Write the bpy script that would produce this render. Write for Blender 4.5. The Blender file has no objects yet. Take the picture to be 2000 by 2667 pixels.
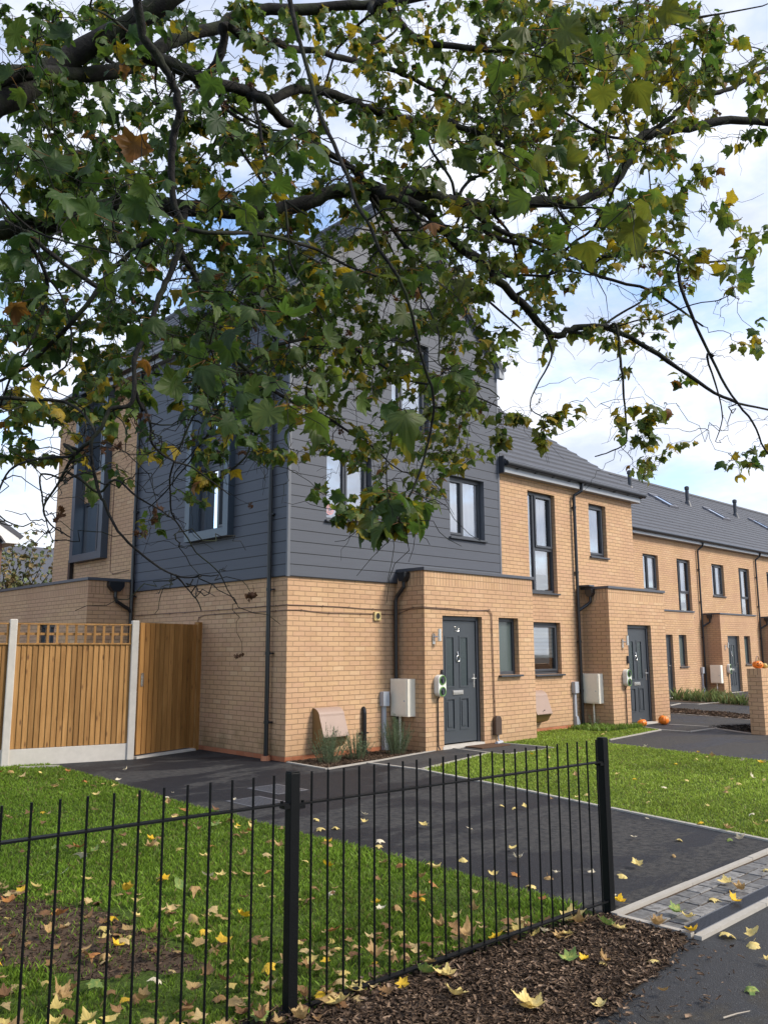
import bpy, bmesh, math, random
import numpy as np
from mathutils import Vector, Matrix
random.seed(7); RNG=np.random.default_rng(7)
sc=bpy.context.scene
# ---------------------------------------------------------------- camera
CAMP=np.array([-7.661,-9.967,1.594]); FPX=2183.4
YAW,PITCH,ROLL=0.770,0.163,-0.004
_f=np.array([math.sin(YAW)*math.cos(PITCH),math.cos(YAW)*math.cos(PITCH),math.sin(PITCH)])
_r=np.array([math.cos(YAW),-math.sin(YAW),0.]); _u=np.cross(_r,_f)
_c,_s=math.cos(ROLL),math.sin(ROLL); _r,_u=_c*_r+_s*_u,-_s*_r+_c*_u
def at(px,py,depth):            # photograph pixel (1659 wide view) + distance in metres -> world point
    px,py=px*2000/1659,py*2000/1659
    return CAMP+depth*(_f+(px-1000)/FPX*_r-(py-1333.5)/FPX*_u)
cd=bpy.data.cameras.new('camera'); cam=bpy.data.objects.new('camera',cd); sc.collection.objects.link(cam)
cd.sensor_fit='VERTICAL'; cd.sensor_height=24; cd.lens=FPX/2667*24; cd.clip_end=500; cd.clip_start=.05
cam.matrix_world=Matrix(((_r[0],_u[0],-_f[0],CAMP[0]),(_r[1],_u[1],-_f[1],CAMP[1]),(_r[2],_u[2],-_f[2],CAMP[2]),(0,0,0,1)))
sc.camera=cam
sc.view_settings.view_transform='Standard'; sc.view_settings.look='None'; sc.view_settings.gamma=1
sc.view_settings.exposure=1.03
sc.cycles.max_bounces=6; sc.cycles.transparent_max_bounces=12
# ---------------------------------------------------------------- node helper
def NT(name):
    m=bpy.data.materials.new(name); m.use_nodes=True; nt=m.node_tree; nt.nodes.clear()
    out=nt.nodes.new('ShaderNodeOutputMaterial'); return m,nt,out
class N:
    def __init__(s,nt): s.nt=nt
    def n(s,t,**k):
        x=s.nt.nodes.new('ShaderNode'+t)
        for a,b in k.items():
            if a.startswith('_'): x.inputs[a[1:].replace('_',' ')].default_value=b
            else: setattr(x,a,b)
        return x
    def l(s,a,b): s.nt.links.new(a,b)
    def math(s,op,a,b=None,c=None):
        x=s.n('Math',operation=op)
        for i,v in enumerate((a,b,c)):
            if v is None: continue
            if isinstance(v,(int,float)): x.inputs[i].default_value=v
            else: s.l(v,x.inputs[i])
        return x.outputs[0]
    def noise(s,vec,scale,detail=4,rough=.55,**k):
        x=s.n('TexNoise',_Scale=scale,_Detail=detail,_Roughness=rough,**k)
        if vec is not None: s.l(vec,x.inputs['Vector'])
        return x.outputs['Fac']
    def ramp(s,f,stops,interp='LINEAR'):
        x=s.n('ValToRGB'); x.color_ramp.interpolation=interp; e=x.color_ramp.elements
        while len(e)<len(stops): e.new(.5)
        for i,(p,c) in enumerate(stops):
            e[i].position=p; e[i].color=(*c,1) if len(c)==3 else c
        s.l(f,x.inputs[0]); return x.outputs[0]
    def mix(s,f,a,b,mode='MIX'):
        x=s.n('Mix',data_type='RGBA',blend_type=mode)
        for i,v in ((0,f),(6,a),(7,b)):
            if isinstance(v,(int,float)): x.inputs[i].default_value=v
            elif isinstance(v,tuple): x.inputs[i].default_value=(*v,1)[:4]
            else: s.l(v,x.inputs[i])
        return x.outputs[2]
    def pos(s): return s.n('NewGeometry').outputs['Position']
    def xyz(s,v):
        x=s.n('SeparateXYZ'); s.l(v,x.inputs[0]); return x.outputs
    def vec(s,a,b,c=0.):
        x=s.n('CombineXYZ')
        for i,v in enumerate((a,b,c)):
            if isinstance(v,(int,float)): x.inputs[i].default_value=v
            else: s.l(v,x.inputs[i])
        return x.outputs[0]
    def bump(s,h,strength=.5,dist=.01,nrm=None):
        x=s.n('Bump',_Strength=strength,_Distance=dist); s.l(h,x.inputs['Height'])
        if nrm is not None: s.l(nrm,x.inputs['Normal'])
        return x.outputs[0]
    def bsdf(s,out,col,rough=.7,nrm=None,metal=0.,spec=.5):
        b=s.n('BsdfPrincipled'); b.inputs['Metallic'].default_value=metal
        b.inputs['Specular IOR Level'].default_value=spec
        for k,v in (('Base Color',col),('Roughness',rough)):
            if isinstance(v,(int,float)): b.inputs[k].default_value=v
            elif isinstance(v,tuple): b.inputs[k].default_value=(*v,1)[:4]
            else: s.l(v,b.inputs[k])
        if nrm is not None: s.l(nrm,b.inputs['Normal'])
        if out is not None: s.l(b.outputs[0],out.inputs[0])
        return b
# ---------------------------------------------------------------- world: sky with broken cloud
SUN_EL,SUN_AZ=math.radians(40),math.radians(148)      # azimuth clockwise from +Y
w=bpy.data.worlds.new('World'); sc.world=w; w.use_nodes=True; wt=w.node_tree; wt.nodes.clear(); W=N(wt)
wo=wt.nodes.new('ShaderNodeOutputWorld'); bg=W.n('Background',_Strength=.1)
sky=W.n('TexSky'); sky.sky_type='NISHITA'; sky.sun_disc=False; sky.sun_elevation=SUN_EL; sky.sun_rotation=SUN_AZ
sky.air_density=1.0; sky.dust_density=.6; sky.ozone_density=1.5
tc=W.n('TexCoord').outputs['Generated']; X,Y,Z=W.xyz(tc)
den=W.math('ADD',W.math('MAXIMUM',Z,0.),.22)
cv=W.vec(W.math('DIVIDE',X,den),W.math('DIVIDE',Y,den),0.)
n1=W.noise(cv,1.25,7,.6,); n2=W.noise(cv,3.3,6,.6)
cl=W.math('ADD',W.math('MULTIPLY',n1,.75),W.math('MULTIPLY',n2,.25))
cl=W.math('ADD',cl,W.math('MULTIPLY',W.math('ADD',W.math('MULTIPLY',X,.75),W.math('MULTIPLY',Y,-.25)),.06))
mask=W.ramp(cl,[(.40,(0,0,0)),(.54,(1,1,1))])
shade=W.ramp(W.noise(cv,2.1,6,.6,_Distortion=.3),[(.36,(3.9,4.25,5.1)),(.50,(5.2,5.4,6.0)),(.66,(6.7,6.7,6.95))])
skyc=W.mix(1.,sky.outputs[0],(1.35,1.45,1.55),'MULTIPLY')
W.l(W.mix(W.math('MULTIPLY',mask,.93),skyc,shade),bg.inputs[0]); W.l(bg.outputs[0],wo.inputs[0])
# ---------------------------------------------------------------- sun (veiled by cloud)
sd=bpy.data.lights.new('sun','SUN'); sun=bpy.data.objects.new('sun',sd); sc.collection.objects.link(sun)
sd.energy=2.3; sd.angle=math.radians(14); sd.color=(1,.93,.82)
sv=Vector((math.sin(SUN_AZ)*math.cos(SUN_EL),math.cos(SUN_AZ)*math.cos(SUN_EL),math.sin(SUN_EL)))
sun.rotation_euler=sv.to_track_quat('Z','Y').to_euler(); sun.location=(0,-20,20)
# ---------------------------------------------------------------- materials
def simple(name,col,rough=.6,metal=0,spec=.5,ns=0,bump=0,var=.12):
    m,nt,o=NT(name); s=N(nt)
    c=col; nr=None
    f=s.noise(s.pos(),ns or 6,5,.6)
    c=s.mix(f,tuple(v*(1-var) for v in col),tuple(min(1,v*(1+var)) for v in col))
    if bump: nr=s.bump(s.noise(s.pos(),bump,4),.35,.004)
    s.bsdf(o,c,rough,nr,metal,spec); return m
def brick_mat(name,soldier=False,red=False,stain=False):
    m,nt,o=NT(name); s=N(nt); P=s.pos(); x,y,z=s.xyz(P); u=s.math('ADD',x,y)
    wob=s.math('MULTIPLY',s.math('SUBTRACT',s.noise(P,9,2),.5),.006)
    z2=s.math('ADD',z,wob)
    b=s.n('TexBrick'); b.offset=0.0 if soldier else .5; b.squash=1
    b.inputs['Scale'].default_value=1; b.inputs['Mortar Size'].default_value=.0062
    b.inputs['Mortar Smooth'].default_value=.25; b.inputs['Bias'].default_value=0
    b.inputs['Brick Width'].default_value=.075 if soldier else .225; b.inputs['Row Height'].default_value=.24 if soldier else .075
    s.l(s.vec(u,s.math('ADD',z2,.12) if soldier else z2,0.),b.inputs['Vector'])
    b.inputs['Color1'].default_value=(0,0,0,1); b.inputs['Color2'].default_value=(1,1,1,1); b.inputs['Mortar'].default_value=(.5,.5,.5,1)
    fac=b.outputs['Fac']
    rnd=b.outputs['Color']
    if red: col=s.ramp(rnd,[(0,(.42,.13,.06)),(1,(.52,.19,.10))]); mort=(.4,.2,.12)
    else:
        col=s.ramp(rnd,[(0,(.53,.33,.19)),(.2,(.57,.36,.21)),(.55,(.59,.38,.215)),(.85,(.56,.345,.21)),(1,(.62,.42,.25))])
        blot=s.noise(s.vec(s.math('MULTIPLY',u,.5),s.math('MULTIPLY',z,1.6),0.),1.1,4,.65)
        pink=s.ramp(blot,[(.46,(0,0,0)),(.62,(1,1,1))])
        col=s.mix(s.math('MULTIPLY',pink,.62),col,(.53,.32,.205))
        mort=(.33,.215,.125)
    crease=s.noise(s.vec(s.math('MULTIPLY',u,14),s.math('MULTIPLY',z,38),0.),1.,5,.7,_Distortion=1.2)
    col=s.mix(s.ramp(crease,[(.56,(0,0,0)),(.72,(.55,.55,.55))]),col,s.mix(1.,col,(.62,.55,.48),'MULTIPLY'))
    fine=s.noise(P,160,3); col=s.mix(s.math('MULTIPLY',fine,.35),col,s.mix(1.,col,(.78,.76,.74),'MULTIPLY'))
    c=s.mix(fac,col,mort)
    if stain:
        g=s.math('SUBTRACT',.55,z); g=s.math('MULTIPLY',s.math('MAXIMUM',g,0.),s.ramp(s.noise(P,3,5),[(.42,(0,0,0)),(.62,(1.3,1.3,1.3))]))
        c=s.mix(s.math('MINIMUM',g,.5),c,(.16,.12,.05))
    h=s.math('SUBTRACT',s.math('MULTIPLY',crease,.55),s.math('MULTIPLY',fac,1.))
    big=s.noise(s.vec(s.math('MULTIPLY',u,.9),s.math('MULTIPLY',z,.35),0.),1.3,5,.6); c=s.mix(s.ramp(big,[(.40,(.30,.30,.30)),(.58,(0,0,0))]),c,s.mix(1.,c,(.74,.70,.66),'MULTIPLY'))
    low=s.math('MULTIPLY',s.math('MAXIMUM',s.math('SUBTRACT',.45,z),0.),s.math('MULTIPLY',s.noise(P,6,4,.7),1.2)); c=s.mix(s.math('MINIMUM',low,.35),c,(.20,.13,.075))
    s.bsdf(o,c,.88,s.bump(h,.9,.008),0,.2); return m
def clad_mat(name,base,seam=True):
    m,nt,o=NT(name); s=N(nt); P=s.pos(); x,y,z=s.xyz(P); u=s.math('ADD',x,y)
    t=s.math('FRACT',s.math('DIVIDE',s.math('ADD',z,-2.685+.175*40),.175))
    gro=s.ramp(t,[(0,(1,1,1)),(.05,(1,1,1)),(.075,(0,0,0))])
    row=s.math('FLOOR',s.math('DIVIDE',s.math('ADD',z,-2.685+.175*40),.175))
    gr=s.noise(s.vec(s.math('MULTIPLY',u,2.5),s.math('MULTIPLY',z,45),row),1.,5,.65)
    rr=s.n('TexWhiteNoise',noise_dimensions='1D'); s.l(row,rr.inputs['W'])
    c=s.mix(gr,tuple(v*.86 for v in base),tuple(v*1.12 for v in base))
    c=s.mix(s.math('MULTIPLY',rr.outputs[0],.18),c,s.mix(1.,c,(.8,.8,.82),'MULTIPLY'))
    c=s.mix(gro,c,(.008,.009,.011))
    h=s.math('ADD',s.math('MULTIPLY',s.math('SUBTRACT',1.,t),1.),s.math('MULTIPLY',gro,-1.2)); h=s.math('ADD',h,s.math('MULTIPLY',gr,.12))
    s.bsdf(o,c,.55,s.bump(h,.6,.008),0,.35); return m
def tile_mat():
    m,nt,o=NT('roof_tile'); s=N(nt); P=s.pos(); x,y,z=s.xyz(P)
    n=s.noise(P,3,6,.6); n2=s.noise(P,90,3)
    at_=s.n('Attribute'); at_.attribute_name='tv'
    c=s.mix(n,(.055,.058,.070),(.080,.082,.094)); c=s.mix(s.math('MULTIPLY',at_.outputs['Fac'],.4),c,s.mix(1.,c,(.86,.86,.88),'MULTIPLY'))
    s.bsdf(o,c,.62,s.bump(n2,.3,.003),0,.4); return m
def wood_mat(name,c1,c2,attr=True):
    m,nt,o=NT(name); s=N(nt); P=s.pos(); x,y,z=s.xyz(P)
    a=s.n('Attribute'); a.attribute_name='tv'; av=a.outputs['Fac']
    g=s.noise(s.vec(s.math('MULTIPLY',x,26),s.math('MULTIPLY',y,26),s.math('ADD',s.math('MULTIPLY',z,1.7),s.math('MULTIPLY',av,57))),1.,6,.65,_Distortion=.6)
    c=s.mix(s.ramp(g,[(.35,(0,0,0)),(.65,(1,1,1))]),c1,c2)
    c=s.mix(s.math('MULTIPLY',av,.75),c,s.mix(1.,c,(.46,.42,.33),'MULTIPLY'))
    big=s.noise(s.vec(s.math('MULTIPLY',x,3),s.math('MULTIPLY',y,3),s.math('MULTIPLY',z,.8)),1.,4)
    c=s.mix(s.ramp(big,[(.4,(0,0,0)),(.7,(.5,.5,.5))]),c,s.mix(1.,c,(.62,.56,.42),'MULTIPLY'))
    v=s.n('TexVoronoi',_Scale=1.,_Randomness=1.); s.l(s.vec(s.math('MULTIPLY',s.math('ADD',x,s.math('MULTIPLY',y,.5)),9.5),s.math('MULTIPLY',av,13),s.math('MULTIPLY',z,3.0)),v.inputs['Vector'])
    k=s.ramp(v.outputs['Distance'],[(.05,(1,1,1)),(.17,(0,0,0))]); c=s.mix(s.math('MULTIPLY',k,.85),c,(.08,.032,.012))
    s.bsdf(o,c,.7,s.bump(g,.3,.004),0,.3); return m
def tarmac_mat(name,c1,c2,patch=.5):
    m,nt,o=NT(name); s=N(nt); P=s.pos(); x,y,z=s.xyz(P)
    ag=s.n('TexVoronoi',_Scale=170.); s.l(P,ag.inputs['Vector'])
    big=s.noise(s.vec(s.math('MULTIPLY',x,.45),s.math('MULTIPLY',y,1.1),0.),.9,7,.62,_Distortion=.5)
    dry=s.ramp(big,[(patch,(0,0,0)),(patch+.035,(1,1,1))])
    fine=s.noise(P,70,5,.7)
    wet=s.mix(fine,tuple(v*.75 for v in c1),tuple(v*1.3 for v in c1)); dr=s.mix(fine,tuple(v*.8 for v in c2),tuple(v*1.2 for v in c2))
    sp=s.math('MULTIPLY',s.ramp(s.noise(P,15,6,.75),[(.35,(0,0,0)),(.6,(1,1,1))]),dry)
    c=s.mix(s.math('MULTIPLY',sp,.9),wet,dr)
    tv=s.n('SeparateColor'); s.l(ag.outputs['Color'],tv.inputs[0])
    c=s.mix(s.ramp(tv.outputs[0],[(.93,(0,0,0)),(.96,(.5,.5,.5))]),c,(.10,.10,.10))
    r=s.mix(dry,(.62,.62,.62),(.9,.9,.9))
    s.bsdf(o,c,r,s.bump(s.math('ADD',ag.outputs['Distance'],fine),.55,.006),0,.28); return m
M={}
M['brick']=brick_mat('buff_brick'); M['soldier']=brick_mat('buff_soldier_brick',soldier=True); M['red']=brick_mat('red_brick',red=True)
M['brickstain']=brick_mat('buff_brick_base',stain=True)
M['clad']=clad_mat('grey_board',(.076,.082,.100)); M['tile']=tile_mat()
M['trim']=simple('grey_trim',(.11,.115,.13),.45); M['lightmetal']=simple('box_frame_metal',(.06,.078,.10),.32,.2)
M['frame']=simple('window_frame_dark',(.045,.05,.06),.38); M['coping']=simple('coping_metal',(.075,.08,.095),.42,.1)
M['black']=simple('black_plastic',(.012,.013,.016),.28); M['fascia']=simple('fascia_board',(.30,.31,.33),.4); M['dark']=simple('dark_board',(.03,.033,.042),.4)
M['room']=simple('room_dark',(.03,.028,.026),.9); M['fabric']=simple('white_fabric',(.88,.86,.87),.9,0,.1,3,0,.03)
M['white']=simple('white_plastic',(.72,.70,.64),.35); M['cream']=simple('cream_plastic',(.86,.79,.66),.6,0,.3); M['green']=simple('green_ring',(.11,.25,.05),.4)
M['steel']=simple('steel',(.65,.63,.60),.25,.9); M['brownbox']=simple('brown_plastic',(.33,.235,.19),.5,0,.3); M['brownunder']=simple('brown_under',(.22,.13,.05),.5)
M['greypl']=simple('grey_plastic',(.38,.40,.44),.5); M['conc']=simple('concrete',(.50,.46,.41),.85,0,.3,9,60,.18)
M['kerb']=simple('edging_concrete',(.36,.33,.29),.85,0,.3,11,50,.2); M['door']=None
M['wood']=wood_mat('fence_wood',(.46,.25,.09),(.31,.155,.048)); M['woodd']=wood_mat('gate_wood',(.52,.265,.085),(.35,.17,.05))
M['tarmac']=tarmac_mat('drive_tarmac',(.010,.0105,.014),(.060,.056,.052),.49); M['path']=tarmac_mat('path_tarmac',(.035,.034,.036),(.065,.06,.055),.45)
M['road']=tarmac_mat('footway_tarmac',(.028,.028,.030),(.048,.042,.034),.53)
M['soil']=simple('soil',(.070,.047,.030),.95,0,.2,14,40,.4)
M['mortarcream']=simple('vent_cream',(.60,.46,.20),.6); M['terracotta']=simple('terracotta',(.45,.17,.08),.7)
M['lead']=simple('leadwork',(.14,.14,.16),.5); M['cable']=simple('cable_brown',(.15,.085,.055),.5)
M['railing']=simple('railing_paint',(.004,.0045,.005),.5,0,.15,30,120,.2)
def glass_mat():
    m,nt,o=NT('glass'); s=N(nt)
    g=s.n('BsdfGlossy'); g.inputs['Roughness'].default_value=.02; g.inputs['Color'].default_value=(.95,.97,1,1)
    t=s.n('BsdfTransparent'); t.inputs['Color'].default_value=(.95,.96,.96,1)
    fr=s.n('Fresnel'); fr.inputs['IOR'].default_value=1.65
    mx=s.n('MixShader'); s.l(s.math('ADD',s.math('MULTIPLY',fr.outputs[0],1.),.27),mx.inputs[0]); s.l(t.outputs[0],mx.inputs[1]); s.l(g.outputs[0],mx.inputs[2]); s.l(mx.outputs[0],o.inputs[0]); return m
M['glass']=glass_mat()
def frosted():
    m,nt,o=NT('obscure_glass'); s=N(nt); n=s.noise(s.pos(),70,3)
    s.bsdf(o,s.mix(n,(.055,.075,.075),(.10,.125,.12)),.16,s.bump(n,.4,.003),0,.8); return m
M['frost']=frosted(); M['doorglass']=simple('door_obscure_glass',(.035,.048,.052),.22,0,.5,60,90,.3)
def door_mat():
    m,nt,o=NT('door_skin'); s=N(nt); P=s.pos(); x,y,z=s.xyz(P)
    g=s.noise(s.vec(s.math('MULTIPLY',x,30),0.,s.math('MULTIPLY',z,4)),1.,4,.5,_Distortion=2.5)
    s.bsdf(o,s.mix(g,(.040,.047,.056),(.052,.060,.070)),.42,s.bump(g,.35,.004),0,.45); return m
M['door']=door_mat()
def blind_mat():
    m,nt,o=NT('pleated_blind'); s=N(nt); x,y,z=s.xyz(s.pos())
    t=s.math('FRACT',s.math('DIVIDE',z,.075)); s.bsdf(o,s.ramp(t,[(0,(.45,.47,.42)),(.5,(.72,.75,.70)),(.97,(.6,.62,.58)),(1,(.45,.47,.42))]),.9); return m
M['blind']=blind_mat()
# ---------------------------------------------------------------- mesh builder
def wloc(o):
    v=Vector((0,0,0))
    while o is not None: v+=o.location; o=o.parent
    return v
def link(o): sc.collection.objects.link(o); return o
def tag(o,label=None,cat=None,group=None,kind=None):
    if label: o['label']=label
    if cat: o['category']=cat
    if group: o['group']=group
    if kind: o['kind']=kind
    return o
def thing(name,label,cat,loc,group=None):
    o=link(bpy.data.objects.new(name,None)); o.location=loc; o.empty_display_size=.2; return tag(o,label,cat,group)
class MB:
    def __init__(s): s.v=[]; s.f=[]; s.m=[]; s.t=[]
    def face(s,pts,mi=0,tv=0.):
        k=len(s.v); s.v+= [tuple(map(float,p)) for p in pts]; s.f.append(tuple(range(k,k+len(pts)))); s.m.append(mi); s.t.append(tv)
    def box(s,a,b,mi=0,tv=0.,M_=None):
        x0,y0,z0=[min(p,q) for p,q in zip(a,b)]; x1,y1,z1=[max(p,q) for p,q in zip(a,b)]
        P=[(x0,y0,z0),(x1,y0,z0),(x1,y1,z0),(x0,y1,z0),(x0,y0,z1),(x1,y0,z1),(x1,y1,z1),(x0,y1,z1)]
        if M_ is not None: P=[tuple(M_@Vector(p)) for p in P]
        k=len(s.v); s.v+=P
        for q in ((0,3,2,1),(4,5,6,7),(0,1,5,4),(1,2,6,5),(2,3,7,6),(3,0,4,7)):
            s.f.append(tuple(k+i for i in q)); s.m.append(mi); s.t.append(tv)
        return s
    def prism(s,poly,axis,a,b,mi=0,tv=0.):   # poly in the two other axes
        def mk(p,t):
            q=list(p); q.insert(axis,t); return tuple(q)
        n=len(poly); k=len(s.v); s.v+=[mk(p,a) for p in poly]+[mk(p,b) for p in poly]
        s.f+= [tuple(range(k,k+n)),tuple(range(k+2*n-1,k+n-1,-1))]; s.m+=[mi,mi]; s.t+=[tv,tv]
        for i in range(n):
            j=(i+1)%n; s.f.append((k+i,k+j,k+n+j,k+n+i)); s.m.append(mi); s.t.append(tv)
        return s
    def tube(s,pts,r,n=8,mi=0,cap=True,tv=0.):
        pts=[Vector(p) for p in pts]; L=len(pts)
        rs=[r]*L if isinstance(r,(int,float)) else list(r)
        k0=len(s.v); ref=None
        for i,p in enumerate(pts):
            d=(pts[min(i+1,L-1)]-pts[max(i-1,0)])
            if d.length<1e-9: d=Vector((0,0,1))
            d.normalize()
            if ref is None:
                ref=d.cross(Vector((0,0,1)) if abs(d.z)<.9 else Vector((1,0,0)))
            ref=(ref-d*ref.dot(d));
            if ref.length<1e-6: ref=d.orthogonal()
            ref.normalize(); b=d.cross(ref)
            for j in range(n):
                a=2*math.pi*j/n; s.v.append(tuple(p+(ref*math.cos(a)+b*math.sin(a))*rs[i]))
        for i in range(L-1):
            for j in range(n):
                a=k0+i*n+j; b_=k0+i*n+(j+1)%n; s.f.append((a,b_,b_+n,a+n)); s.m.append(mi); s.t.append(tv)
        if cap:
            s.f.append(tuple(k0+j for j in range(n))[::-1]); s.m.append(mi); s.t.append(tv)
            s.f.append(tuple(k0+(L-1)*n+j for j in range(n))); s.m.append(mi); s.t.append(tv)
        return s
    def lathe(s,prof,c,n=24,mi=0,ribs=0,amp=0,M_=None):
        k=len(s.v)
        for (r,z) in prof:
            for j in range(n):
                a=2*math.pi*j/n; rr=r*(1+amp*abs(math.sin(ribs*a/2))-amp if ribs else 1)
                p=Vector((rr*math.cos(a),rr*math.sin(a),z))
                if M_ is not None: p=M_@p
                s.v.append((c[0]+p.x,c[1]+p.y,c[2]+p.z))
        for i in range(len(prof)-1):
            for j in range(n):
                s.f.append((k+i*n+j,k+i*n+(j+1)%n,k+(i+1)*n+(j+1)%n,k+(i+1)*n+j)); s.m.append(mi); s.t.append(0.)
        return s
    def build(s,name,mats,parent=None,smooth=False,bevel=0,loc=None,recalc=True):
        if not isinstance(mats,(list,tuple)): mats=[mats]
        off=wloc(parent) if parent is not None else Vector(loc or (0,0,0))
        me=bpy.data.meshes.new(name); A=np.array(s.v,dtype=float)-np.array(off)
        me.from_pydata(A.tolist(),[],s.f)
        for m in mats: me.materials.append(m)
        me.polygons.foreach_set('material_index',s.m)
        if any(s.t):
            at_=me.attributes.new('tv','FLOAT','FACE'); at_.data.foreach_set('value',s.t)
        if smooth: me.polygons.foreach_set('use_smooth',[True]*len(s.f))
        if recalc:
            bm=bmesh.new(); bm.from_mesh(me)
            if not smooth and bevel: bmesh.ops.remove_doubles(bm,verts=bm.verts,dist=1e-5)
            bmesh.ops.recalc_face_normals(bm,faces=bm.faces)
            bm.to_mesh(me); bm.free()
        me.update()
        o=link(bpy.data.objects.new(name,me)); 
        if parent is not None: o.parent=parent
        else: o.location=off
        if bevel:
            bv=o.modifiers.new('bevel','BEVEL'); bv.width=bevel; bv.segments=2; bv.limit_method='ANGLE'
        return o
def npmesh(name,V,F,mats,mi=None,loc=(0,0,0),parent=None,colors=None,smooth=False):
    """V (n,3), F (m,k) constant face size"""
    off=np.array(wloc(parent) if parent is not None else loc)
    me=bpy.data.meshes.new(name); V=(np.asarray(V,dtype=np.float32)-off.astype(np.float32)); F=np.asarray(F,dtype=np.int32); m,k=F.shape
    me.vertices.add(len(V)); me.vertices.foreach_set('co',V.ravel())
    me.loops.add(m*k); me.loops.foreach_set('vertex_index',F.ravel())
    me.polygons.add(m); me.polygons.foreach_set('loop_start',np.arange(0,m*k,k,dtype=np.int32)); me.polygons.foreach_set('loop_total',np.full(m,k,dtype=np.int32))
    if smooth: me.polygons.foreach_set('use_smooth',np.ones(m,dtype=bool))
    for x in (mats if isinstance(mats,(list,tuple)) else [mats]): me.materials.append(x)
    if mi is not None: me.polygons.foreach_set('material_index',np.asarray(mi,dtype=np.int32))
    if colors is not None:
        a=me.color_attributes.new('col','FLOAT_COLOR','POINT'); c=np.ones((len(V),4),dtype=np.float32); c[:,:3]=colors; a.data.foreach_set('color',c.ravel())
    me.update(calc_edges=True); me.validate()
    o=link(bpy.data.objects.new(name,me))
    if parent is not None: o.parent=parent
    else: o.location=off
    return o
# ---------------------------------------------------------------- wall plane helpers: (u along wall, z up, d inward)
class Pl:
    def __init__(s,ax,c): s.ax=ax; s.c=c        # ax 'y': wall faces -y at y=c ; ax 'x': wall faces -x at x=c
    def p(s,u,z,d=0.): return (u,s.c+d,z) if s.ax=='y' else (s.c+d,u,z)
def wallgrid(mb,pl,u0,u1,z0,z1,ops=(),rec=.11,bands=(),mi=0,mrev=None,clip=None):
    """bands: list of (zstart, material index) from z0 upward"""
    us=sorted({u0,u1,*[v for o in ops for v in o[:2] if u0<v<u1]}); zs=sorted({z0,z1,*[v for o in ops for v in o[2:4] if z0<v<z1],*[b[0] for b in bands if z0<b[0]<z1]})
    for i in range(len(us)-1):
        for j in range(len(zs)-1):
            cu,cz=(us[i]+us[i+1])/2,(zs[j]+zs[j+1])/2
            if any(o[0]<cu<o[1] and o[2]<cz<o[3] for o in ops): continue
            k=mi
            for b in bands:
                if cz>b[0]: k=b[1]
            mb.face([pl.p(us[i],zs[j]),pl.p(us[i+1],zs[j]),pl.p(us[i+1],zs[j+1]),pl.p(us[i],zs[j+1])],k)
    for (a,b,c,d,*r) in ops:
        q=r[0] if r else rec; k=mi if mrev is None else mrev
        mb.face([pl.p(a,c),pl.p(a,d),pl.p(a,d,q),pl.p(a,c,q)],k); mb.face([pl.p(b,c),pl.p(b,d),pl.p(b,d,q),pl.p(b,c,q)],k)
        mb.face([pl.p(a,d),pl.p(b,d),pl.p(b,d,q),pl.p(a,d,q)],k); mb.face([pl.p(a,c),pl.p(b,c),pl.p(b,c,q),pl.p(a,c,q)],k)
def pbox(mb,pl,u0,u1,z0,z1,d0,d1,mi=0): mb.box(pl.p(u0,z0,d0),pl.p(u1,z1,d1),mi)
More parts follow.
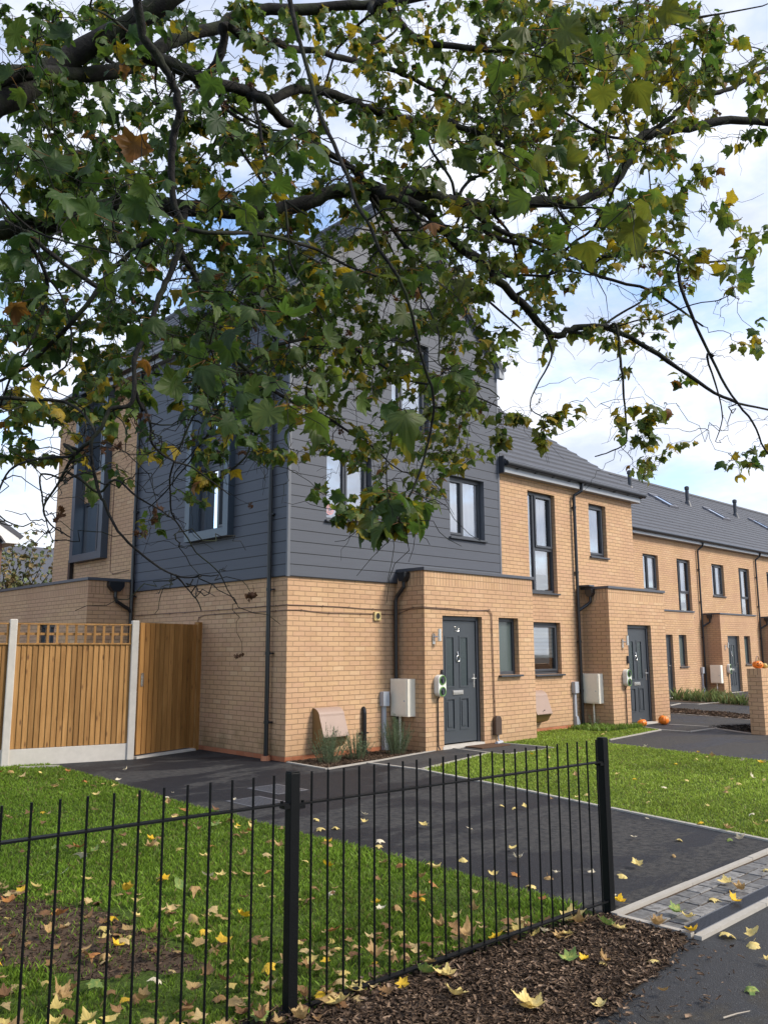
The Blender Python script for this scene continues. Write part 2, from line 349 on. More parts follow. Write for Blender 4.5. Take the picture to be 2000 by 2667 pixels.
def window(parent,pl,u0,u1,z0,z1,rec=.09,mulls=(),trans=(),sash=(),fabric=None,frost=False,sill=True,sashd=.018,room=True,sillout=.03,fm='frame'):
    fw=.055; mb=MB(); e=.001
    u0+=e;u1-=e;z0+=e;z1-=e
    a,b,c,d=u0+fw,u1-fw,z0+fw*1.1,z1-fw*1.2
    pbox(mb,pl,u0,a,z0,z1,rec-.0,rec+.07); pbox(mb,pl,b,u1,z0,z1,rec,rec+.07); pbox(mb,pl,a,b,z0,c,rec,rec+.07); pbox(mb,pl,a,b,d,z1,rec,rec+.07)
    for m in mulls: pbox(mb,pl,m-.032,m+.032,c,d,rec-.004,rec+.066)
    for (ua,ub,t) in trans: pbox(mb,pl,ua,ub,t-.03,t+.03,rec-.002,rec+.064)
    for (sa,sb,sc_,sdd) in sash:
        w_=.042
        pbox(mb,pl,sa,sa+w_,sc_,sdd,rec-sashd,rec+.05); pbox(mb,pl,sb-w_,sb,sc_,sdd,rec-sashd,rec+.05)
        pbox(mb,pl,sa+w_,sb-w_,sc_,sc_+w_,rec-sashd,rec+.05); pbox(mb,pl,sa+w_,sb-w_,sdd-w_,sdd,rec-sashd,rec+.05)
    fr=mb.build('window',M[fm],parent,bevel=.004)
    g=MB(); g.face([pl.p(a-.01,c-.01,rec+.03),pl.p(b+.01,c-.01,rec+.03),pl.p(b+.01,d+.01,rec+.03),pl.p(a-.01,d+.01,rec+.03)]); g.build('pane',M['frost' if frost else 'glass'],fr)
    if sill:
        s_=MB(); pbox(s_,pl,u0-.035,u1+.035,z0-.035,z0-.002,-sillout-.02,rec+.02); s_.build('sill',M[fm],fr,bevel=.004)
    if not frost:
        if fabric:
            for (fa,fb,fc,fd,kind) in fabric:
                h=MB(); nx=max(2,int((fb-fa)/.03)) if kind=='curtain' else 1
                for i in range(nx):
                    p,q=fa+(fb-fa)*i/nx,fa+(fb-fa)*(i+1)/nx
                    dd=lambda i: rec+.05+(.008*math.sin(i*1.1)+.004*math.sin(i*2.7) if kind=='curtain' else 0)
                    h.face([pl.p(p,fc,dd(i)),pl.p(q,fc,dd(i+1)),pl.p(q,fd,dd(i+1)),pl.p(p,fd,dd(i))])
                h.build('curtain' if kind=='curtain' else 'blind',M['blind' if kind=='pleat' else 'fabric'],fr,recalc=False)
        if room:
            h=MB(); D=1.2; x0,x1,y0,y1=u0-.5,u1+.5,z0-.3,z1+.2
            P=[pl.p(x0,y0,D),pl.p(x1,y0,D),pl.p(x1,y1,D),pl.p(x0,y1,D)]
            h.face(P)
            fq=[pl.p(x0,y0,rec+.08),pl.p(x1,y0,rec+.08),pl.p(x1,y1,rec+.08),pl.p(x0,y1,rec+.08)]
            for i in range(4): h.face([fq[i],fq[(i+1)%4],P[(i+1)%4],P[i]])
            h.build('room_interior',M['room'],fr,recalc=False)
    return fr
def tiles(mb,ax,s0,s1,e0,ez,r0,rz,rows,mi=0,thick=.045,side=True,rng=random.Random(3),tw=.30):
    """stepped tile courses. ax 'x': ridge runs along x from s0..s1, eave at y=e0 height ez, ridge y=r0 height rz"""
    def P(s,t,o):
        q=e0+(r0-e0)*t; z=ez+(rz-ez)*t+o
        return (s,q,z) if ax=='x' else (q,s,z)
    nt=max(1,int(abs(s1-s0)/tw))
    for i in range(rows):
        a,b=i/rows,(i+1)/rows
        for j in range(nt):
            p,q=s0+(s1-s0)*j/nt,s0+(s1-s0)*(j+1)/nt; g=.001*(1 if s1>s0 else -1); tv=rng.random(); o=rng.uniform(-.001,.001)
            mb.face([P(p+g,a,thick+o),P(q-g,a,thick+o),P(q-g,b,0.002),P(p+g,b,.002)],mi,tv)
            mb.face([P(p+g,a,-.002),P(q-g,a,-.002),P(q-g,a,thick+o),P(p+g,a,thick+o)],mi,tv)
    mb.face([P(s0,0,-.012),P(s1,0,-.012),P(s1,1,-.012),P(s0,1,-.012)],mi,.9)
    if side:
        for s_ in (s0,s1): mb.face([P(s_,0,.015),P(s_,1,.015),P(s_,1,-.05),P(s_,0,-.05)],mi,.3)
def downpipe(parent,x,y,z0,z1,off,ax='y',head=None,name='downpipe',clips=()):
    """vertical rain pipe on wall; off = stand-off vector"""
    mb=MB(); mb.tube([(x,y,z0),(x,y,z1)],.034,12)
    for z in clips:
        mb.tube([(x,y,z-.022),(x,y,z+.022)],.042,12)
        if ax=='y': mb.box((x-.012,y,z-.012),(x+.075,y+.06,z+.012))
        else: mb.box((x,y-.075,z-.012),(x+.06,y+.012,z+.012))
    if head: mb.tube(head,.034,12)
    return mb.build(name,M['black'],parent,smooth=False)
def copy_tree(o,parent=None,delta=(0,0,0)):
    c=o.copy(); link(c)
    if parent is not None: c.parent=parent
    else: c.location=o.location+Vector(delta)
    for ch in list(o.children): copy_tree(ch,c)
    return c
# ================================================================ CORNER HOUSE (number 39)
BR=[M['brick'],M['soldier'],M['red'],M['brickstain']]
H1=thing('corner_house','corner house with grey boarded upper floors, steep gable and door number 39','house',(0,0,0),'new brick houses in the row')
fy0,fx0=Pl('y',0.),Pl('x',0.)
mb=MB()
wallgrid(mb,fy0,0,5.08,0,2.70,(),bands=[(.075,0)],mi=2)
wallgrid(mb,fx0,0,4.73,0,2.70,(),bands=[(.075,3),(.7,0)],mi=2)
B2=(5.90,7.36,3.43,7.30)
wallgrid(mb,fx0,4.73,8.51,0,7.08,[(6.02,7.24,3.5,7.08,.05)],bands=[(.075,0)],mi=2)
mb.face([(0,8.51,0),(5.08,8.51,0),(5.08,8.51,7.08),(0,8.51,7.08)],0); mb.face([(0,8.51,7.08),(5.08,8.51,7.08),(2.54,8.51,9.75)],0)
mb.face([(5.08,0,0),(5.08,8.51,0),(5.08,8.51,7.08),(5.08,0,7.08)],0)
mb.build('wall',BR,H1,recalc=False)
# cladding
mb=MB(); cf,cl_=Pl('y',-.03),Pl('x',-.03)
opsF=[(.72,1.69,3.61,4.75),(3.64,4.62,3.61,4.75),(2.17,3.12,5.37,7.05)]
wallgrid(mb,cf,-.03,5.10,2.685,7.05,opsF,rec=.13,mrev=1)
def gz(x): return 7.08+min(x+.03,5.10-x)*1.03
# gable above eaves with the rest of the tall window opening
zt=7.08
mb.face([cf.p(-.03,7.05),cf.p(2.17,7.05),cf.p(2.17,gz(2.17))]); mb.face([cf.p(3.12,7.05),cf.p(5.10,7.05),cf.p(3.12,gz(3.12))]);
mb.face([cf.p(2.17,7.05),cf.p(3.12,7.05),cf.p(3.12,gz(3.12)),cf.p(2.535,gz(2.535)),cf.p(2.17,gz(2.17))])
opsL=[(1.52,2.63,3.5,7.05,.05)]
wallgrid(mb,cl_,-.03,4.73,2.685,7.05,opsL,mrev=1)
mb.face([cl_.p(4.73,2.685),cl_.p(4.73,7.05),(0,4.73,7.05),(0,4.73,2.685)],1)
mb.face([(-.03,-.03,2.685),(5.1,-.03,2.685),(5.1,0,2.685),(-.03,0,2.685)],2); mb.face([(-.03,-.03,2.685),(-.03,4.73,2.685),(0,4.73,2.685),(0,0,2.685)],2)
mb.face([(5.10,-.03,2.685),(5.10,8.5,2.685),(5.10,8.5,7.05),(5.10,-.03,7.05)],0)
mb.build('cladding',[M['clad'],M['trim'],M['dark']],H1,recalc=False)
for q in (((-.036,-.036,2.68),(.015,.0,7.05)),((5.06,-.036,2.70),(5.106,.0,7.05)),((-.036,4.70,2.68),(0,4.745,7.0))): mb=MB(); mb.box(*q); mb.build('corner_trim',M['trim'],H1)
# windows on the front of the block
def drape(a,b,c,d,k='blind'): return [(a,b,c,d,k)]
window(H1,Pl('y',-.03),.72,1.69,3.61,4.75,rec=.10,mulls=(1.17,),sash=[(1.18,1.645,3.67,4.69)],fabric=drape(.74,1.67,3.62,4.74))
window(H1,Pl('y',-.03),3.64,4.62,3.61,4.75,rec=.10,mulls=(4.08,),sash=[(3.69,4.07,3.67,4.69)],fabric=drape(3.66,4.60,3.62,4.74,'curtain'))
window(H1,Pl('y',-.03),2.17,3.12,5.37,7.05,rec=.10,mulls=(2.45,),sash=[(2.47,3.07,5.43,6.97)],fabric=drape(2.19,3.10,5.38,7.03))
mb=MB(); mb.face([(x,-.03+.172,z) for x,z in ((.93,3.70),(1.05,3.70),(1.05,3.82),(.93,3.82))])
# emblem-like round sticker on the left pane replaced by plain pale rings
mb=MB()
for r0,r1,mi in ((.085,.066,0),(.05,.034,0)):
    n=28
    for i in range(n):
        a,b=2*math.pi*i/n,2*math.pi*(i+1)/n
        mb.face([(.87+r*math.cos(t),.066,3.80+r*math.sin(t)) for r,t in ((r0,a),(r0,b),(r1,b),(r1,a))])
m_ring=simple('sticker_pink',(.62,.30,.30),.6)
mb.build('round_sticker',m_ring,H1,recalc=False)
# tall projecting window boxes on the left wall
def winbox(y0,y1,clad,zt=7.62,lab=None):
    m=MB(); w_=.15; z0=3.43; X0,X1=-.15,.0
    m.box((X0,y0,z0),(X1,y0+w_,zt)); m.box((X0,y1-w_,z0),(X1,y1,zt)); m.box((X0,y0+w_,z0),(X1,y1-w_,z0+w_)); m.box((X0,y0+w_,zt-w_),(X1,y1-w_,zt))
    for a,b in ((y0+.02,y0+w_),(y1-w_,y1-.02)): m.box((X1,a,z0+.02),(.14,b,zt-.02))           # deep reveals
    m.box((X1,y0+w_,z0+.05),(.14,y1-w_,z0+w_)); m.box((X1,y0+w_,zt-w_),(.14,y1-w_,zt-.02))
    m.box((.14,y0+.02,6.95),(.85,y0+.08,zt-.02)); m.box((.14,y1-.08,6.95),(.85,y1-.02,zt-.02)); m.box((.14,y0+.02,zt-.08),(.85,y1-.02,zt-.02))
    b=m.build('window_box',M['lightmetal'],H1,bevel=.004)
    m=MB(); m.box((.06,y0+w_,4.71),(.14,y1-w_,5.28)); m.box((.02,y0+w_,5.28),(.14,y1-w_,5.31)); m.build('spandrel_panel',M['clad'] if clad else M['brick'],b)
    P=Pl('x',0.); ya,yb=y0+w_,y1-w_; ym=ya+.45*(yb-ya)
    window(b,P,ya,yb,3.58,4.71,rec=.07,mulls=(ym,),sash=[(ya+.05,ym-.01,3.64,4.65)],sill=False,fabric=[(ya+.02,ya+.2,3.6,4.7,'curtain'),(ym+.06,ym+.16,3.6,4.7,'curtain')])
    window(b,P,ya,yb,5.31,zt-.155,rec=.07,mulls=(ym,),sash=[(ya+.05,ym-.01,5.37,zt-.22)],sill=False,fabric=[(ya+.02,ya+.22,5.3,zt-.2,'curtain'),(ym+.05,ym+.15,5.3,zt-.2,'curtain')])
winbox(1.41,2.74,True); winbox(5.90,7.36,False,7.38)
# steep roof
mb=MB(); RZ=9.93; ez=7.2
tiles(mb,'y',-.13,8.62,-.16,ez-.11,2.54,RZ,11); tiles(mb,'y',-.13,8.62,5.24,ez-.11,2.54,RZ,11)
for i in range(20):
    y=-.14+i*.438; mb.tube([(2.54,y,RZ-.03),(2.54,y+.44,RZ-.025)],.11,10,tv=random.random())
mb.build('roof',M['tile'],H1,recalc=False)
def rake(y0,y1,h0,h1,mat,name):
    m=MB(); 
    for sgn in (0,1):
        X_=(lambda x: x) if sgn==0 else (lambda x: 5.08-x)
        m.prism([(X_(-.12),7.0+h0),(X_(2.54),9.74+h0-.0),(X_(2.54),9.74+h1),(X_(-.12),7.0+h1)],1,y0,y1)
    return m.build(name,mat,H1)
rake(-.125,-.095,-.03,.13,M['dark'],'bargeboard'); rake(-.095,-.032,-.015,.005,M['fascia'],'verge_soffit')
for xa,xb in ((-.12,.0),(5.08,5.24)): mb=MB(); mb.prism([(xa,6.90),(xb,6.90),(xb,7.12),(xa,7.12)],1,-.12,-.031); mb.build('box_end',M['fascia'],H1)
for (ya,yb) in ((-.03,1.40),(2.75,5.89),(7.37,8.6)):
    mb=MB(); mb.box((-.14,ya,6.98),(-.115,yb,7.14)); mb.box((-.1155,ya,6.98),(-.032,yb,7.0)); mb.build('fascia',M['fascia'],H1)
    mb=MB(); mb.tube([(-.19,ya-.07 if ya<0 else ya+.01,7.12),(-.19,yb-.01,7.12)],.055,12); mb.build('gutter',M['black'],H1)
mb=MB(); mb.box((5.2,-.03,6.98),(5.225,8.6,7.14)); mb.build('fascia',M['fascia'],H1)
mb=MB(); mb.tube([(5.28,-.1,7.12),(5.28,8.6,7.12)],.055,12); mb.build('gutter',M['black'],H1)
downpipe(H1,-.075,.36,.05,7.0,0,'x',clips=(.55,1.55,2.5,3.65,5.2,6.4))
mb=MB(); mb.tube([(-.075,.36,0),(-.075,.36,.07)],[.075,.062],14); mb.build('gully',M['terracotta'],H1)
downpipe(H1,-.075,4.66,.0,7.0,0,'x',clips=(1.4,2.6,4.2,5.8))
mb=MB(); mb.box((-.09,7.42,2.8),(-.02,7.52,3.5)); mb.build('soil_pipe',M['black'],H1)
# porch
PY=-.64
pf,ps=Pl('y',PY),Pl('x',2.28)
DW=lambda x0:(x0+.43,x0+1.44,0.,2.15)
mb=MB()
wallgrid(mb,pf,2.28,5.22,0,2.87,[(2.71,3.73,.04,2.15,.12),(4.19,4.76,1.15,2.15,.11)],bands=[(2.645,1)],mi=0)
wallgrid(mb,ps,PY,0,0,2.87,(),bands=[(2.645,1)],mi=0)
mb.face([(5.22,PY,0),(5.22,0,0),(5.22,0,2.87),(5.22,PY,2.87)],0)
mb.face([(2.28,PY,2.86),(5.22,PY,2.86),(5.22,0,2.86),(2.28,0,2.86)],0)
mb.build('porch_wall',BR,H1,recalc=False)
mb=MB(); mb.box((2.25,-.67,2.872),(5.25,-.031,2.925)); mb.build('porch_coping',M['coping'],H1,bevel=.004)
mb=MB(); mb.box((3.73,-.645,.0),(2.68,-.50,.055)); mb.build('doorstep',M['conc'],H1)
FONT={'3':[[(0,.9),(.5,1),(.9,.75),(.45,.52),(.9,.3),(.5,0),(0,.1)]],'9':[[(.9,.55),(.5,.45),(.05,.7),(.4,1),(.85,.85),(.9,.5),(.75,.15),(.3,0)]]}
def front_door(parent,pl,u0,u1,z0,z1,num=None,rec=.10,knock=True,wheel=True):
    fw=.07; m=MB(); pbox(m,pl,u0+.001,u0+fw,z0,z1-.001,rec-.02,rec+.06); pbox(m,pl,u1-fw,u1-.001,z0,z1-.001,rec-.02,rec+.06); pbox(m,pl,u0+fw,u1-fw,z1-fw,z1-.001,rec-.02,rec+.06)
    fr=m.build('door_frame',M['frame'],parent,bevel=.004)
    a,b,c,d=u0+fw+.006,u1-fw-.006,z0+.03,z1-fw-.006; w_=b-a; h_=d-c
    m=MB(); P=lambda uu,zz: (a+uu*w_,c+zz*h_)
    dm=[(.10,.375,.445,.875,1),(.51,.785,.445,.875,1),(.10,.375,.10,.365,0),(.51,.785,.10,.365,0)]
    ops=[]
    for (x0,x1,y0,y1,g) in dm:
        p,q=P(x0,y0),P(x1,y1); ops.append((p[0],q[0],p[1],q[1],.012))
    pd=Pl(pl.ax,pl.c+rec+.004)
    wallgrid(m,pd,a,b,c,d,ops)
    for (x0,x1,y0,y1,r) in ops:   # moulded rim + inner panel
        mo=.028
        for (qa,qb,qc,qd) in ((x0,x0+mo,y0,y1),(x1-mo,x1,y0,y1),(x0+mo,x1-mo,y0,y0+mo),(x0+mo,x1-mo,y1-mo,y1)): pbox(m,pd,qa,qb,qc,qd,-.008,.012)
    for i,(x0,x1,y0,y1,r) in enumerate(ops):
        if i>1:
            m.face([pd.p(x0,y0,.012),pd.p(x1,y0,.012),pd.p(x1,y1,.012),pd.p(x0,y1,.012)]); pbox(m,pd,x0+.06,x1-.06,y0+.06,y1-.06,.0,.011)
    o=m.build('door',M['door'],parent,recalc=False)
    g=MB()
    for (x0,x1,y0,y1,r) in ops[:2]: pbox(g,pd,x0+.02,x1-.02,y0+.02,y1-.02,.008,.012)
    g.build('door_glass',M['doorglass'],o)
    g=MB(); cx=a+w_*.46; lz=c+h_*.405; pbox(g,pd,cx-.13,cx+.13,lz-.035,lz+.035,-.014,0); pbox(g,pd,cx-.105,cx+.105,lz-.018,lz+.018,-.02,-.014); g.build('letter_plate',M['steel'],o,bevel=.004)
    g=MB(); hu=b-.055; hz=c+h_*.50; pbox(g,pd,hu-.014,hu+.014,hz-.12,hz+.11,-.008,0); g.tube([pd.p(hu,hz+.03,-.008),pd.p(hu,hz+.03,-.05),pd.p(hu-.115,hz+.03,-.05)],.009,8); g.build('handle',M['steel'],o)
    if knock:
        g=MB(); kz=c+h_*.70; g.tube([pd.p(cx,kz+.085,-.004),pd.p(cx,kz+.05,-.012),pd.p(cx,kz+.02,-.018)],.011,8)
        R=[pd.p(cx+.038*math.sin(t)*(1 if True else 1),kz-.03+.05*math.cos(t),-.02) for t in np.linspace(0,2*math.pi,17)]; g.tube(R,.007,6,cap=False); g.build('knocker',M['steel'],o)
    if num:
        for k,ch in enumerate(num):
            g=MB()
            for st in FONT[ch]: g.tube([pd.p(cx-.066+k*.068+p*.052,c+h_*.912+q*.078,-.006) for p,q in st],.0048,6)
            g.build('door_number',M['steel'],o)
    return fr
front_door(H1,pf,2.71,3.73,.05,2.15,'39')
window(H1,pf,4.19,4.76,1.15,2.15,rec=.10,frost=True,room=False,sillout=.05)
# hopper + downpipe of the porch roof
def hopper(parent,x,y,zt,pts,side=True):
    m=MB(); m.prism([(y-.085,zt),(y+.085,zt),(y+.085,zt-.08),(y+.05,zt-.15),(y-.05,zt-.15),(y-.085,zt-.08)],0,x-.13,x-.005)
    h=m.build('rain_hopper',M['black'],parent,bevel=.006)
    m=MB(); m.tube(pts,.033,12); m.build('hopper_pipe',M['black'],h); return h
hopper(H1,2.28,-.24,2.86,[(2.215,-.24,2.72),(2.215,-.24,2.62),(2.20,-.09,2.46),(2.19,-.075,2.38),(2.19,-.075,.02)])
# rear wing (single storey)
wf,wl=Pl('y',4.73),Pl('x',-.9); mb=MB()
wallgrid(mb,wf,-.9,0,0,2.87,(),bands=[(2.645,1)],mi=0); wallgrid(mb,wl,4.73,11.5,0,2.87,[(6.08,6.92,.9,2.12,.1)],bands=[(2.645,1)],mi=0)
mb.face([(-.9,4.73,2.86),(0,4.73,2.86),(0,11.5,2.86),(-.9,11.5,2.86)],0); mb.face([(-.9,11.5,0),(0,11.5,0),(0,11.5,2.86),(-.9,11.5,2.86)],0)
mb.face([(0,8.51,0),(0,11.5,0),(0,11.5,2.86),(0,8.51,2.86)],0)
mb.build('rear_wing_wall',BR,H1,recalc=False)
mb=MB(); mb.box((-.93,4.70,2.872),(-.035,11.53,2.925)); mb.prism([(4.74,2.925),(6.2,2.925),(4.74,3.02)],0,-.034,-.002) if False else None; mb.build('wing_coping',M['coping'],H1,bevel=.004)
window(H1,wl,6.08,6.92,.9,2.12,rec=.09,mulls=(6.5,))
m=MB(); m.prism([(-.55,2.86),(-.25,2.86),(-.25,2.78),(-.33,2.68),(-.47,2.68),(-.55,2.78)],1,4.60,4.728); h=m.build('rain_hopper',M['black'],H1,bevel=.006)
m=MB(); m.tube([(-.40,4.66,2.70),(-.40,4.66,2.58),(-.37,4.66,2.5),(-.12,4.66,2.36),(-.075,4.66,2.3)],.033,12); m.build('hopper_pipe',M['black'],h)
# ================================================================ TWO-STOREY BRICK HOUSE
H2=thing('brick_house','two-storey buff brick house with pumpkins at its door, right of the boarded corner house','house',(5.12,0,0),'new brick houses in the row')
mb=MB()
ops=[(6.04,6.99,2.72,4.78),(8.28,8.98,3.60,4.78),(6.09,7.03,1.10,2.13)]
wallgrid(mb,fy0,5.115,10.13,0,5.02,ops,rec=.11,bands=[(.075,0)],mi=2,mrev=0)
mb.face([(10.13,0,0),(10.13,9.5,0),(10.13,9.5,5.0),(10.13,0,5.0)],0); mb.face([(10.13,0,5.0),(10.13,9.5,5.0),(10.13,4.75,8.4)],0)
mb.face([(5.12,9.5,0),(10.13,9.5,0),(10.13,9.5,5.0),(5.12,9.5,5.0)],0)
mb.build('wall',BR,H2,recalc=False)
window(H2,fy0,6.04,6.99,2.72,4.78,mulls=(6.33,),trans=[(6.33,6.94,3.62)],sash=[(6.36,6.93,3.65,4.72)],sashd=.03,fabric=[(6.06,6.30,2.75,4.75,'curtain'),(6.38,6.8,3.1,4.75,'curtain')])
window(H2,fy0,8.28,8.98,3.60,4.78,sash=[(8.33,8.93,3.66,4.72)],fabric=drape(8.32,8.84,3.6,4.77,'curtain'))
window(H2,fy0,6.09,7.03,1.10,2.13,sash=[(6.14,6.98,1.16,2.07)],fabric=drape(6.1,7.0,1.42,2.1,'pleat'),sillout=.05)
mb=MB(); tiles(mb,'x',5.11,10.36,-.20,5.20,4.78,8.74,17); tiles(mb,'x',5.11,10.36,9.76,5.20,4.78,8.74,17)
for i in range(12): mb.tube([(5.12+i*.437,4.78,8.73),(5.12+i*.437+.44,4.78,8.735)],.11,10,tv=random.random())
mb.build('roof',M['tile'],H2,recalc=False)
mb=MB(); mb.box((5.12,-.15,5.0),(10.30,-.125,5.17)); mb.box((5.12,-.125,5.002),(10.30,-.002,5.02)); mb.box((10.14,-.12,5.0),(10.30,.3,5.17)); mb.build('fascia',M['fascia'],H2)
mb=MB(); mb.box((5.085,-.16,4.98),(5.118,-.035,5.32)); mb.build('eaves_end_board',M['dark'],H2)
mb=MB(); mb.prism([(-.15,5.0),(.0,5.0),(4.78,8.56),(4.78,8.70),(-.15,5.18)],0,10.30,10.34); mb.build('bargeboard',M['dark'],H2)
mb=MB(); mb.tube([(5.12,-.20,5.17),(10.42,-.20,5.17)],.057,12); 
for k in range(9): mb.box((5.5+k*.6,-.215,5.10),(5.53+k*.6,-.15,5.13))
mb.build('gutter',M['black'],H2)
downpipe(H2,7.62,-.065,.0,4.80,0,'y',head=[(7.62,-.065,4.79),(7.63,-.075,4.86),(7.76,-.17,4.96),(7.78,-.19,5.12)],clips=(.75,1.75,3.2,4.6))
# its porch
mb=MB(); wallgrid(mb,pf,7.86,10.22,0,2.84,[(8.56,9.56,.02,2.10,.12)],bands=[(2.61,1)],mi=0); wallgrid(mb,Pl('x',7.86),PY,0,0,2.84,(),bands=[(2.61,1)],mi=0)
mb.face([(10.22,PY,0),(10.22,0,0),(10.22,0,2.84),(10.22,PY,2.84)],0); mb.face([(7.86,PY,2.83),(10.22,PY,2.83),(10.22,0,2.83),(7.86,0,2.83)],0); mb.build('porch_wall',BR,H2,recalc=False)
mb=MB(); mb.box((7.83,-.67,2.842),(10.25,-.002,2.895)); mb.box((7.70,-.30,2.895),(7.9,-.003,2.93)); mb.build('porch_coping',M['coping'],H2,bevel=.004)
mb=MB(); mb.box((8.5,-.66,.0),(9.6,-.50,.04)); mb.build('doorstep',M['conc'],H2)
front_door(H2,pf,8.56,9.56,.03,2.10)
hopper(H2,7.86,-.25,2.835,[(7.80,-.25,2.70),(7.80,-.25,2.58),(7.76,-.20,2.52),(7.63,-.08,2.40)])
# ================================================================ TERRACE BEHIND, five houses
TY=4.3
def terrace_house():
    x0=17.26; r=thing('terraced_house','','house',(x0,TY,0),'new brick houses in the row'); L=5.19
    tf=Pl('y',TY); pf2=Pl('y',TY-.64)
    m=MB(); wallgrid(m,tf,x0,x0+L,-.05,5.45,[(18.39,19.44,3.58,4.80),(20.80,21.82,2.72,4.80)],rec=.11,bands=[(5.22,1)],mi=0)
    m.face([(x0,13.6,0),(x0+L,13.6,0),(x0+L,13.6,5.4),(x0,13.6,5.4)],0)
    for xx in (x0,x0+L): m.face([(xx,TY,0),(xx,13.6,0),(xx,13.6,5.4),(xx,9.6,9.2),(xx,TY,5.4)],0)
    wall=m.build('wall',BR,r,recalc=False)
    window(r,tf,18.39,19.44,3.58,4.80,mulls=(18.80,),sash=[(18.81,19.39,3.63,4.74)],fabric=drape(18.4,19.4,3.6,4.8,'curtain'))
    window(r,tf,20.80,21.82,2.72,4.80,mulls=(21.1,),trans=[(21.1,21.77,3.60)],sash=[(21.12,21.77,3.62,4.74)],fabric=[(20.82,21.55,3.25,4.78,'curtain')])
    m=MB(); tiles(m,'x',x0,x0+L,4.05,5.58,9.6,9.39,19); tiles(m,'x',x0,x0+L,15.15,5.58,9.6,9.39,19)
    for i in range(12): m.tube([(x0+i*L/12,9.6,9.38),(x0+(i+1)*L/12,9.6,9.385)],.12,8,tv=random.random())
    m.build('roof',M['tile'],r,recalc=False)
    m=MB(); m.box((x0,4.10,5.42),(x0+L,4.125,5.56)); m.box((x0,4.126,5.42),(x0+L,TY-.002,5.44)); m.build('fascia',M['fascia'],r)
    m=MB(); m.tube([(x0,4.05,5.57),(x0+L,4.05,5.57)],.06,10); m.build('gutter',M['black'],r)
    downpipe(r,22.38,TY-.065,0,5.18,0,'y',head=[(22.38,TY-.065,5.17),(22.40,TY-.08,5.24),(22.50,TY-.2,5.36),(22.5,TY-.24,5.5)],clips=(.7,2.0,3.3,4.5))
    m=MB(); wallgrid(m,pf2,17.40,20.56,-.03,2.83,[(17.93,18.93,0.,2.06,.12),(19.35,19.90,1.0,2.06,.11)],bands=[(2.60,1)],mi=0); wallgrid(m,Pl('x',17.40),TY-.64,TY,-.03,2.83,(),bands=[(2.60,1)],mi=0)
    m.face([(20.56,TY-.64,0),(20.56,TY,0),(20.56,TY,2.83),(20.56,TY-.64,2.83)],0); m.face([(17.40,TY-.64,2.82),(20.56,TY-.64,2.82),(20.56,TY,2.82),(17.40,TY,2.82)],0); m.build('porch_wall',BR,r,recalc=False)
    m=MB(); m.box((17.37,TY-.67,2.832),(20.59,TY-.002,2.885)); m.build('porch_coping',M['coping'],r)
    front_door(r,pf2,17.93,18.93,.0,2.06)
    m=MB(); m.box((17.88,TY-.66,-.02),(18.98,TY-.5,.01)); m.build('doorstep',M['conc'],r)
    window(r,pf2,19.35,19.90,1.0,2.06,frost=True,room=False)
    hopper(r,17.40,TY-.28,2.825,[(17.34,TY-.28,2.68),(17.34,TY-.28,2.55),(17.30,TY-.2,2.5),(17.19,TY-.08,2.40)])
    # roof light and flue
    n_=Vector((0,-.684,1)).normalized()
    Rp=lambda x,y,o: (x,y-.684*o*.8,5.58+.6865*(y-4.05)+o)
    m=MB()
    for (xa,xb,ya,yb,o) in ((20.55,20.62,6.95,7.95,.09),(21.28,21.35,6.95,7.95,.09),(20.62,21.28,6.95,7.03,.09),(20.62,21.28,7.87,7.95,.09)):
        P=[Rp(xa,ya,0),Rp(xb,ya,0),Rp(xb,yb,0),Rp(xa,yb,0)]; Q=[Rp(xa,ya,o),Rp(xb,ya,o),Rp(xb,yb,o),Rp(xa,yb,o)]
        m.face(Q)
        for i in range(4): m.face([P[i],P[(i+1)%4],Q[(i+1)%4],Q[i]])
    sk=m.build('roof_light',M['lead'],r)
    m=MB(); m.face([Rp(20.62,7.03,.07),Rp(21.28,7.03,.07),Rp(21.28,7.87,.07),Rp(20.62,7.87,.07)]); m.build('pane',M['glass'],sk,recalc=False)
    m=MB(); fx_,fy_=19.05,7.9; b=Rp(fx_,fy_,0)[2]; m.tube([(fx_,fy_,b-.1),(fx_,fy_,b+.15),(fx_,fy_,b+.2),(fx_,fy_,b+.72),(fx_,fy_,b+.74),(fx_,fy_,b+.86),(fx_,fy_,b+.9)],[.19,.11,.085,.085,.11,.11,.05],12)
    m.build('flue_pipe',M['dark'],r)
    return r
T0=terrace_house()
tlab=['terraced house immediately right of the pumpkin-door house, partly hidden behind its porch','terraced house above the grass tuft, second of the set-back row','terraced house behind the brick garden pillar, third of the set-back row','distant terraced house, fourth of the set-back row, mostly past the right edge','farthest terraced house at the far end of the long tiled roof']
T0['label']=tlab[0]
terr=[T0]
for k in range(1,5):
    c=copy_tree(T0,None,(5.19*k,0,0)); c['label']=tlab[k]; terr.append(c)
